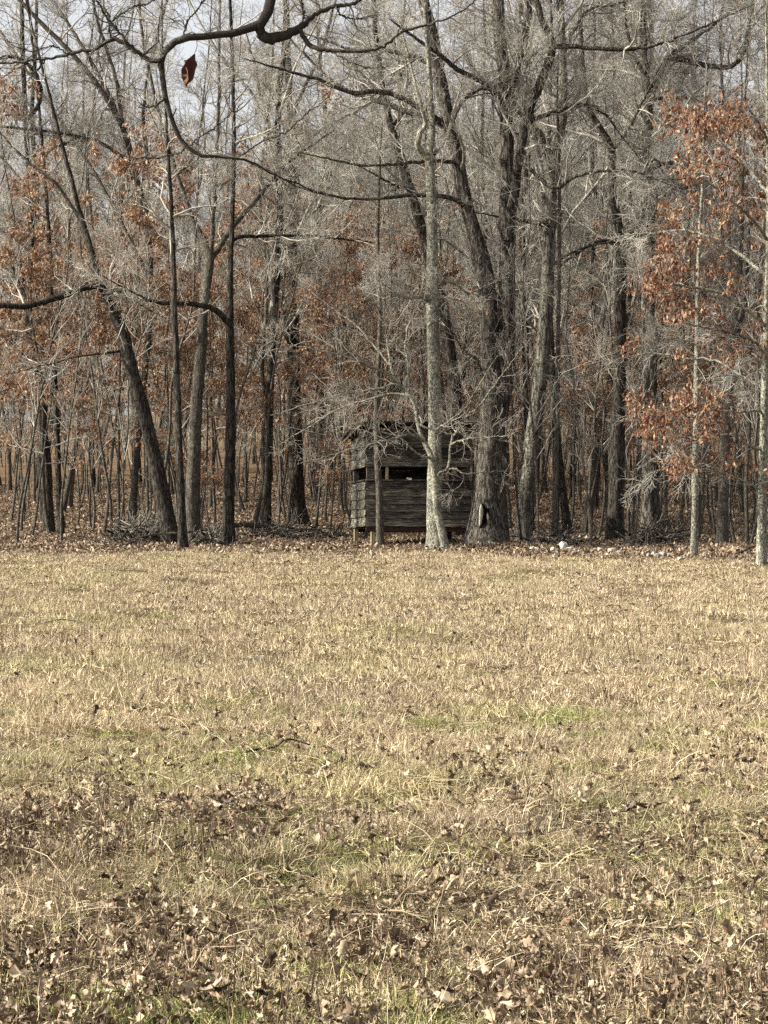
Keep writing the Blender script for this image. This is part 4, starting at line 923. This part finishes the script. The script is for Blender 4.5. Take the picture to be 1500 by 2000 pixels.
log('fallen_log', 'low weathered log along the field edge below the thick grey oak', [(1105, 1080, 4, 0), (1150, 1079, 6, .1), (1200, 1077, 7, .1), (1250, 1078, 7, .1), (1290, 1080, 4, 0)], 45.8, BARK_PALE, 8)
log('fallen_branch', 'dark fallen branch beside the white rocks at the field edge', [(1010, 1083, 4, 0), (1030, 1078, 7, 0), (1050, 1075, 7, 0), (1072, 1074, 5, 0)], 45.4, BARK_DARK, 5, 'branch')
log('fallen_branch', 'fallen branch propped on the ground near the pale trunk at right', [(1395, 1104, 4, 0), (1420, 1094, 5, .1), (1450, 1076, 4, .2), (1480, 1064, 3, .4)], 41.0, BARK_GREY, 6, 'branch')
log('fallen_branch', 'short dark stick lying at the left foot of the leaning oak', [(205, 1068, 5, 0), (222, 1078, 6, 0), (245, 1066, 5, 0), (270, 1052, 3, .2)], 46.0, BARK_DARK, 5, 'branch')
# brush piles: tangles of dead branches
def brush(label, px0, px1, py0, py1, d, n, dep=1.2):
    c = W((px0 + px1) / 2, py1, d); r = empty('brush_pile', c); tag(r, label, 'brush pile')
    m = n; x = rng.normal((px0 + px1) / 2, (px1 - px0) / 4.2, m); hh = np.exp(-((x - (px0 + px1) / 2) / ((px1 - px0) / 3)) ** 2)
    P0 = np.stack([(x - CX) / F * d, d + rng.normal(0, dep / 2, m), np.zeros(m)], -1); P0[:, 2] = H(P0[:, 0], P0[:, 1]) + rng.random(m) * hh * (py1 - py0) / F * d * .8
    D = norm(np.stack([rng.normal(0, 1, m), rng.normal(0, .6, m), rng.normal(.12, .33, m)], -1)); Ln = rng.uniform(.4, 1.5, m)
    k = 6; P = np.zeros((m, k, 3)); P[:, 0] = P0 - D * Ln[:, None] / 2
    for j in range(1, k): D = norm(D + rng.normal(0, .16, (m, 3))); P[:, j] = P[:, j - 1] + D * (Ln / (k - 1))[:, None]
    gz = H(P[..., 0], P[..., 1]); P[..., 2] = np.maximum(P[..., 2], gz + .01)
    R = rng.uniform(.006, .026, m)[:, None] * np.linspace(1, .5, k)
    a = spawn(P, R, 3, .2, 1, .4, 45, 3, 0, .25, rmin=.004)
    for nm, mt, sel in (('dead_branches', BARK_DARK, slice(0, m // 2)), ('bare_branches', BARK_GREY, slice(m // 2, m))):
        V, q = tubes(P[sel], R[sel], 5); tag(plain(nm, mesh_np(nm, V - c, q, mt), r), kind='stuff')
    V, q = tubes(*a, 3); tag(plain('twigs', mesh_np('twigs', V - c, q, TWIG), r), kind='stuff')
brush('brown brush pile of tangled dead branches left of the leaning oak foot', 225, 345, 1005, 1062, 48.6, 150)
brush('low tangle of dead branches between the grey oak and the straight dark trunk', 385, 445, 1030, 1062, 49.0, 70)
brush('thin brushwood heaped under the left end of the fallen log', 470, 660, 1030, 1060, 51.5, 110)
brush('scattered brush beside the foot of the thick grey oak', 1230, 1340, 1040, 1078, 48.0, 90)
brush('tangle of twigs behind the white rocks beside the leaning grey tree', 1030, 1130, 1052, 1078, 47.4, 70)

rk, t, b = new_mat('pale_limestone', 0.9, 0.15)
tc = N(t, 'ShaderNodeTexCoord').outputs['Object']; n_ = noise_n(t, tc, 9, 6, .7)
L(t, ramp(t, n_.outputs['Fac'], [(.3, (.20, .18, .15)), (.5, (.38, .36, .32)), (.7, (.46, .44, .40))]).outputs[0], b.inputs['Base Color']); bump(t, b, n_.outputs['Fac'], .6, .02)
import bmesh
def rock_mesh(seed, flat):
    bm = bmesh.new(); bmesh.ops.create_icosphere(bm, subdivisions=3, radius=1.0); r = np.random.default_rng(seed)
    pl = [(norm(r.normal(size=3)), r.uniform(.45, .85)) for _ in range(9)]
    for v in bm.verts:
        c = np.array(v.co)
        for nn, dd in pl:
            e = c @ nn
            if e > dd: c = c - nn * (e - dd)
        c *= 1 + .06 * mnoise.noise(Vector(c * 3 + seed)); v.co = c * [1, .8, flat]
    me = bpy.data.meshes.new('rock'); bm.to_mesh(me); bm.free(); me.materials.append(rk); return me
RM = [rock_mesh(i, f) for i, f in enumerate((.35, .5, .7, .3, .45, .6))]
def rock(px, py, wpx, mi, label, group=None, d=None, name='pale_rock', tilt=None):
    d = d or depth_at(px, py); x = (px - CX) / F * d; s_ = wpx / 2 / F * d
    o = plain(name, RM[mi]); o.location = (x, d, float(H(x, d)) + s_ * .35 + (.045 if py < 1130 else .02)); o.scale = (s_ * 1.2,) * 3
    o.rotation_euler = (*(tilt or rng.normal(0, .15, 2)), rng.uniform(0, 6.28)); tag(o, label, 'rock', group); return o
rock(1082, 1080, 15, 2, 'lone chunky white rock just left of the upright white slab')
rock(1103, 1078, 26, 2, 'largest upright white slab in the rocks beside the thin stem', tilt=(.9, .2))
rock(1112, 1079, 14, 1, 'small grey white rock leaning on the right of the white slab')
rock(500, 1296, 30, 0, 'flat pale stone sunk in the middle of the field')
rock(130, 1288, 24, 0, 'flat pale stone in the left part of the field')
rock(245, 1140, 9, 2, 'tiny white upright stone far out in the field at left')
rock(690, 1424, 14, 1, 'small pale stone beside short grass left of centre field')
rock(985, 1284, 14, 3, 'small greyish stone right of centre in the field')
rock(862, 1140, 9, 2, 'tiny pale stone near the far side of the field at centre')
for i in range(44):
    px = rng.choice([rng.uniform(785, 900), rng.uniform(905, 1080), rng.uniform(1115, 1480), rng.uniform(1120, 1300)])
    py = np.interp(px, [780, 1080, 1200, 1350, 1500], [1078, 1080, 1085, 1098, 1125]) + rng.normal(0, 2.2)
    rock(px, py, rng.uniform(5, 15), int(rng.integers(6)), 'small pale stone in the broken line of stones along the woodland edge', 'pale stones along the woodland edge')
for i in range(14):
    px, py = rng.uniform(0, 780), rng.uniform(1074, 1088); 
    rock(px, py, rng.uniform(4, 8), int(rng.integers(6)), 'tiny half buried stone in the litter left of the blind', 'tiny stones left of the blind')

# ================================================================== LEAVES ON THE GROUND
LV = [leaf_shape(rng.uniform(.065, .10), rng.uniform(.045, .065), rng.uniform(.3, 1.9) * (1 if i % 2 else -1), rng.uniform(-2.4, 2.4), 40 + i, LEAF_GROUND) for i in range(14)]
def leafdens(px, py):
    d = np.interp(py, [1080, 1130, 1400, 1500, 1600, 1700, 1800, 1880, 2000, 2100], [.5, .12, .14, .30, .46, .55, .85, 1.5, 2.4, 2.4])
    d += 1.3 * np.exp(-((py - 1665) / 45) ** 2) * (px < 560) * np.clip((560 - px) / 200, 0, 1)
    d += .5 * np.exp(-((py - 1640) / 50) ** 2 - ((px - 1020) / 90) ** 2)
    d += .15 * (px > 1150) * (py < 1200)
    nz = .6 * vn(px, py * 2.2, 150, 5) + .4 * vn(px, py * 2.2, 45, 6)
    return d * np.clip((nz - .27) * 3.0, .12, 1.5)
def ground_pts(n, y0, y1, xm=1.35, pw=1.0):
    y = 1 / (1 / y1 + (1 / y0 - 1 / y1) * rng.random(n)) if pw == 'inv' else y0 + (y1 - y0) * rng.random(n)
    x = rng.uniform(-1, 1, n) * (y * .169 * xm + .4); return x, y
def to_px(x, y): return CX + x / y * F, HZ - (H(x, y) - EYE) / y * F
x, y = ground_pts(130000, 10, 44)
px, py = to_px(x, y); keep = rng.random(len(x)) < leafdens(px, py) * .9; keep &= y < edge_y(x) + 1
x, y = x[keep], y[keep]
x2, y2 = ground_pts(28000, 5.4, 10.5); px, py = to_px(x2, y2); k2 = rng.random(len(x2)) < leafdens(px, py) * .9
x = np.r_[x, x2[k2]]; y = np.r_[y, y2[k2]]
rotv = np.stack([rng.normal(0, .8, len(x)), rng.normal(0, .8, len(x)), rng.uniform(0, 6.28, len(x))], -1)
scv = np.clip(rng.uniform(.35, 1.0, len(x)) ** 1.7, .25, 1); zz = H(x, y) + rng.uniform(.015, .075, len(x)) + .02 * (y > 9); mi = rng.integers(14, size=len(x))
px, py = to_px(x, y); infr = (px > 5) & (px < 1495) & (py < 2015)
big = np.where(infr, scv / y, 0); order = np.argsort(-big)[:300]
isbig = np.zeros(len(x), bool); isbig[order] = True
for i in order:
    o = plain('fallen_leaf', LV[mi[i]]); o.location = (x[i], y[i], zz[i]); o.rotation_euler = tuple(rotv[i]); o.scale = (scv[i],) * 3
    side = 'left' if px[i] < 500 else 'middle' if px[i] < 1000 else 'right'
    tag(o, f'curled brown oak leaf lying in the near grass at the lower {side}', 'leaf', 'fallen oak leaves in the near grass')
s_ = ~isbig
tag(scatter('leaf_litter', np.stack([x, y, zz], -1)[s_], rotv[s_], np.repeat(scv[s_][:, None], 3, 1), mi[s_], [proto('litter_leaf', m_) for m_ in LV]), 'brown oak leaves strewn through the field grass', 'leaves', kind='stuff')
# woodland floor: patches of leaves
def leaf_patch(seed, n, rad, mat):
    r = np.random.default_rng(seed); a = r.uniform(0, 6.28, n); rr = rad * np.sqrt(r.random(n)); c = np.stack([rr * np.cos(a), rr * np.sin(a), r.uniform(0, .05, n)], -1)
    d = norm(np.stack([r.normal(size=n), r.normal(size=n), r.normal(0, .45, n)], -1)); q = norm(np.cross(d, norm(r.normal(0, .5, (n, 3)) + [0, 0, 1]))); nn = np.cross(d, q)
    Ln = r.uniform(.05, .11, n)[:, None]; w_ = Ln * .33
    V = np.stack([c, c + d * Ln * .5 + q * w_ + nn * w_ * .5, c + d * Ln, c + d * Ln * .5 - q * w_ + nn * w_ * .5, c + d * Ln * .5], 1)
    tri = np.array([[0, 1, 4], [1, 2, 4], [2, 3, 4], [3, 0, 4]])[None] + (np.arange(n) * 5)[:, None, None]
    return mesh_np('leaf_patch', V.reshape(-1, 3), tri.reshape(-1, 3), mat, False, {'rnd': np.repeat(r.random(n), 5)})
LP = [proto('leaf_patch', leaf_patch(70 + i, 110, .55, LEAF_FLOOR)) for i in range(6)]
n = 9000; y = 36 + 70 * rng.random(n) ** 1.3; x = rng.uniform(-1, 1, n) * (y * .169 + 5); k_ = y > edge_y(x) + .3 + rng.normal(0, .75, n); x, y = x[k_], y[k_]; n = len(x)
tag(scatter('woodland_leaf_litter', np.stack([x, y, H(x, y)], -1), np.stack([np.zeros(n), np.zeros(n), rng.uniform(0, 6.28, n)], -1), np.repeat(rng.uniform(.8, 1.2, n)[:, None], 3, 1), rng.integers(6, size=n), LP),
    'brown fallen leaves covering the woodland floor', 'leaves', kind='stuff')

# ================================================================== GRASS
def grass_patch(seed, n, rad, h0, h1, lie, mat, wd=.0022, k=4):
    r = np.random.default_rng(seed); a = r.uniform(0, 6.28, n); rr = rad * np.sqrt(r.random(n))
    p = np.stack([rr * np.cos(a), rr * np.sin(a), r.uniform(0, .015, n)], -1)
    az = r.uniform(0, 6.28, n); incl = np.clip(np.abs(r.normal(lie, .45, n)), 0, 1.5)
    D = np.stack([np.sin(incl) * np.cos(az), np.sin(incl) * np.sin(az), np.cos(incl)], -1)
    Ln = r.uniform(h0, h1, n); V = []; w_ = (wd * r.uniform(.6, 1.5, n))[:, None]
    sd_ = norm(np.cross(D, norm(r.normal(0, .7, (n, 3)) + [0, 0, .4])))
    for j in range(k):
        f = 1 - j / (k - 1) * .85
        V.append(p - sd_ * w_ * f); V.append(p + sd_ * w_ * f)
        D = norm(D + r.normal(0, .16, (n, 3)) + np.array([0, 0, -.22])); p = p + D * (Ln / (k - 1))[:, None]
        p[:, 2] = np.maximum(p[:, 2], .004)
    V = np.stack(V, 1); b_ = (np.arange(n) * 2 * k)[:, None, None]
    q = np.array([[2 * j, 2 * j + 1, 2 * j + 3, 2 * j + 2] for j in range(k - 1)])[None] + b_
    return mesh_np('grass_patch', V.reshape(-1, 3), q.reshape(-1, 4), mat, True, {'rnd': np.repeat(r.random(n), 2 * k)})
GP = [proto('straw_patch', grass_patch(500 + i, 260, .17, .025, .085, 1.25 if i < 6 else .75, STRAW)) for i in range(8)]
GG = [proto('green_patch', grass_patch(600 + i, 240, .15, .02, .05, .7, GREEN, .0016)) for i in range(4)]
GF = [proto('far_straw_patch', grass_patch(700 + i, 210, .26, .025, .07, .75, STRAW, .0034, 3)) for i in range(6)]
def lay(name, x, y, objs, sc0, sc1, label):
    n = len(x); s_ = rng.uniform(sc0, sc1, n)
    return tag(scatter(name, np.stack([x, y, H(x, y) - .006], -1), np.stack([rng.normal(0, .06, n), rng.normal(0, .06, n), rng.uniform(0, 6.28, n)], -1), np.stack([s_, s_, s_ * rng.uniform(.7, 1.3, n)], -1), rng.integers(len(objs), size=n), objs), label, 'grass', kind='stuff')
x, y = ground_pts(5600, 5.4, 17); k_ = rng.random(len(x)) < np.clip(1.5 * (.5 * vn(x, y, .5, 8) + .5 * vn(x, y, .18, 9)) - .3, .02, 1); px, py = to_px(x, y); k_ = rng.random(len(x)) < np.clip(1.1 - .45 * leafdens(px, py), .18, 1); x, y = x[k_], y[k_]; lay('dry_grass', x, y, GP, .65, 1.2, 'matted dry straw coloured grass in the near field')
x, y = ground_pts(18000, 15, 46, 1.25); k_ = y < edge_y(x) + .3 + .7 * rng.normal(size=len(x)); k_ &= rng.random(len(x)) < np.clip(1.6 * (.5 * vn(x, y, .8, 8) + .5 * vn(x, y, .3, 9)) - .05, .15, 1); lay('dry_grass', x[k_], y[k_], GF, .8, 1.25, 'pale dry grass across the far half of the field')
x, y = ground_pts(26000, 5.4, 30)
px, py = to_px(x, y)
gd = (.5 + .5 * np.sin(x * 1.9 + 1.3 * y) * np.sin(y * .9 - x + 2)) ** 1.5
gd *= np.interp(py, [1150, 1300, 1360, 1440, 1500, 1700, 2000], [.01, .06, .65, .6, .25, .42, .6])
k_ = rng.random(len(x)) < gd; lay('green_grass', x[k_], y[k_], GG, .8, 1.3, 'olive green patches of short grass among the straw')
# taller tussocks, each bent its own way
GT = [proto('tussock', grass_patch(800 + i, 90, .07, .05, .13, .85, STRAW, .002)) for i in range(6)]
x, y = ground_pts(16000, 5.6, 43.5, 1.25); k_ = rng.random(len(x)) < np.clip(vn(x, y, 1.1, 12) * 1.7 - .75, 0.02, 1) * np.interp(y, [6, 9, 14, 44], [.04, .2, .6, 1]); k_ &= y < edge_y(x)
lay('dry_tussocks', x[k_], y[k_], GT, .5, 1.15, 'tufts of longer bleached grass standing above the field')
# matted mounds: several tussocks leaning out of one root
cx_, cy_ = ground_pts(300, 8.5, 40, 1.25); cs = rng.uniform(.06, .2, 300)
x = np.repeat(cx_, 26) + rng.normal(0, 1, 7800) * np.repeat(cs, 26); y = np.repeat(cy_, 26) + rng.normal(0, .6, 7800) * np.repeat(cs, 26)
k_ = (y < edge_y(x)) & (y > 5.5); lay('grass_mounds', x[k_], y[k_], GT, .6, 1.2, 'matted mounds of old grass in the field')
GL = [proto('lying_straw', grass_patch(850 + i, 26, .2, .12, .26, 1.45, STRAW, .0018)) for i in range(5)]
x, y = ground_pts(8000, 5.4, 24, 1.25); k_ = rng.random(8000) < np.interp(y, [6, 10], [.35, 1]); x, y = x[k_], y[k_]; lay('lying_straw', x, y, GL, .7, 1.2, 'long pale straws lying flat over the near grass')
# dead weed stems
def stems(n, y0, y1, name, label, hmin, hmax, fn=None, rad=.0016):
    x, y = ground_pts(n, y0, y1, 1.15, 'inv')
    if fn is not None: px, py = to_px(x, y); k_ = rng.random(n) < fn(px, py); x, y = x[k_], y[k_]
    n = len(x); k = 4; P = np.zeros((n, k, 3)); P[:, 0] = np.stack([x, y, H(x, y) - .01], -1); D = norm(np.stack([rng.normal(0, .12, n), rng.normal(0, .12, n), np.ones(n)], -1)); Ln = rng.uniform(hmin, hmax, n)
    for j in range(1, k): D = norm(D + rng.normal(0, .07, (n, 3))); P[:, j] = P[:, j - 1] + D * (Ln / (k - 1))[:, None]
    V, q = tubes(P, (rad * rng.uniform(.7, 1.4, n))[:, None] * np.linspace(1, .6, k), 4); tag(plain(name, mesh_np(name, V, q, STEM)), label, 'weeds', kind='stuff')
stems(2200, 6, 22, 'weed_stems', 'upright dead weed stems standing in the near field', .07, .2, None, .0017)
stems(1800, 8.5, 12, 'weed_stems', 'thick stand of dead weed stems at the left of the field', .1, .27, lambda px, py: np.exp(-((py - 1680) / 55) ** 2) * (px < 520))
stems(1500, 18, 42, 'weed_stems', 'thin dry stems dotted over the far field', .08, .26, None, .0028)
# a few sticks
for i, (x0, y0, x1, y1, lab) in enumerate([(480, 1482, 615, 1486, 'thin dark stick lying level in the field left of centre'), (75, 1220, 185, 1226, 'weathered grey stick lying in the far left field'),
        (1010, 1660, 1075, 1655, 'short pale stick in the right middle field'), (345, 1665, 460, 1695, 'dark curved twig in the leaf band at lower left'), (880, 1705, 800, 1707, 'thin dark stick lying right of centre in the near field')]):
    A = depth_at((x0 + x1) / 2, (y0 + y1) / 2); a_ = np.array([(x0 - CX) / F * A, A, 0]); b_ = np.array([(x1 - CX) / F * A, A + .1, 0])
    P = np.stack([a_ + (b_ - a_) * f for f in np.linspace(0, 1, 6)]); P[:, 2] = H(P[:, 0], P[:, 1]) + .06; P[1:-1] += rng.normal(0, .012, (4, 3))
    P, R = resample(P, np.linspace(.009, .004, 6), 14); c = P[0].copy(); V, q = tubes(P[None], R[None], 6)
    o = plain('fallen_stick', mesh_np('fallen_stick', V - c, q, BARK_PALE if 'pale' in lab or 'grey' in lab else BARK_DARK)); o.location = c; tag(o, lab, 'stick')
print('tris', sum(len(m_.loops) - 2 * len(m_.polygons) for m_ in bpy.data.meshes))
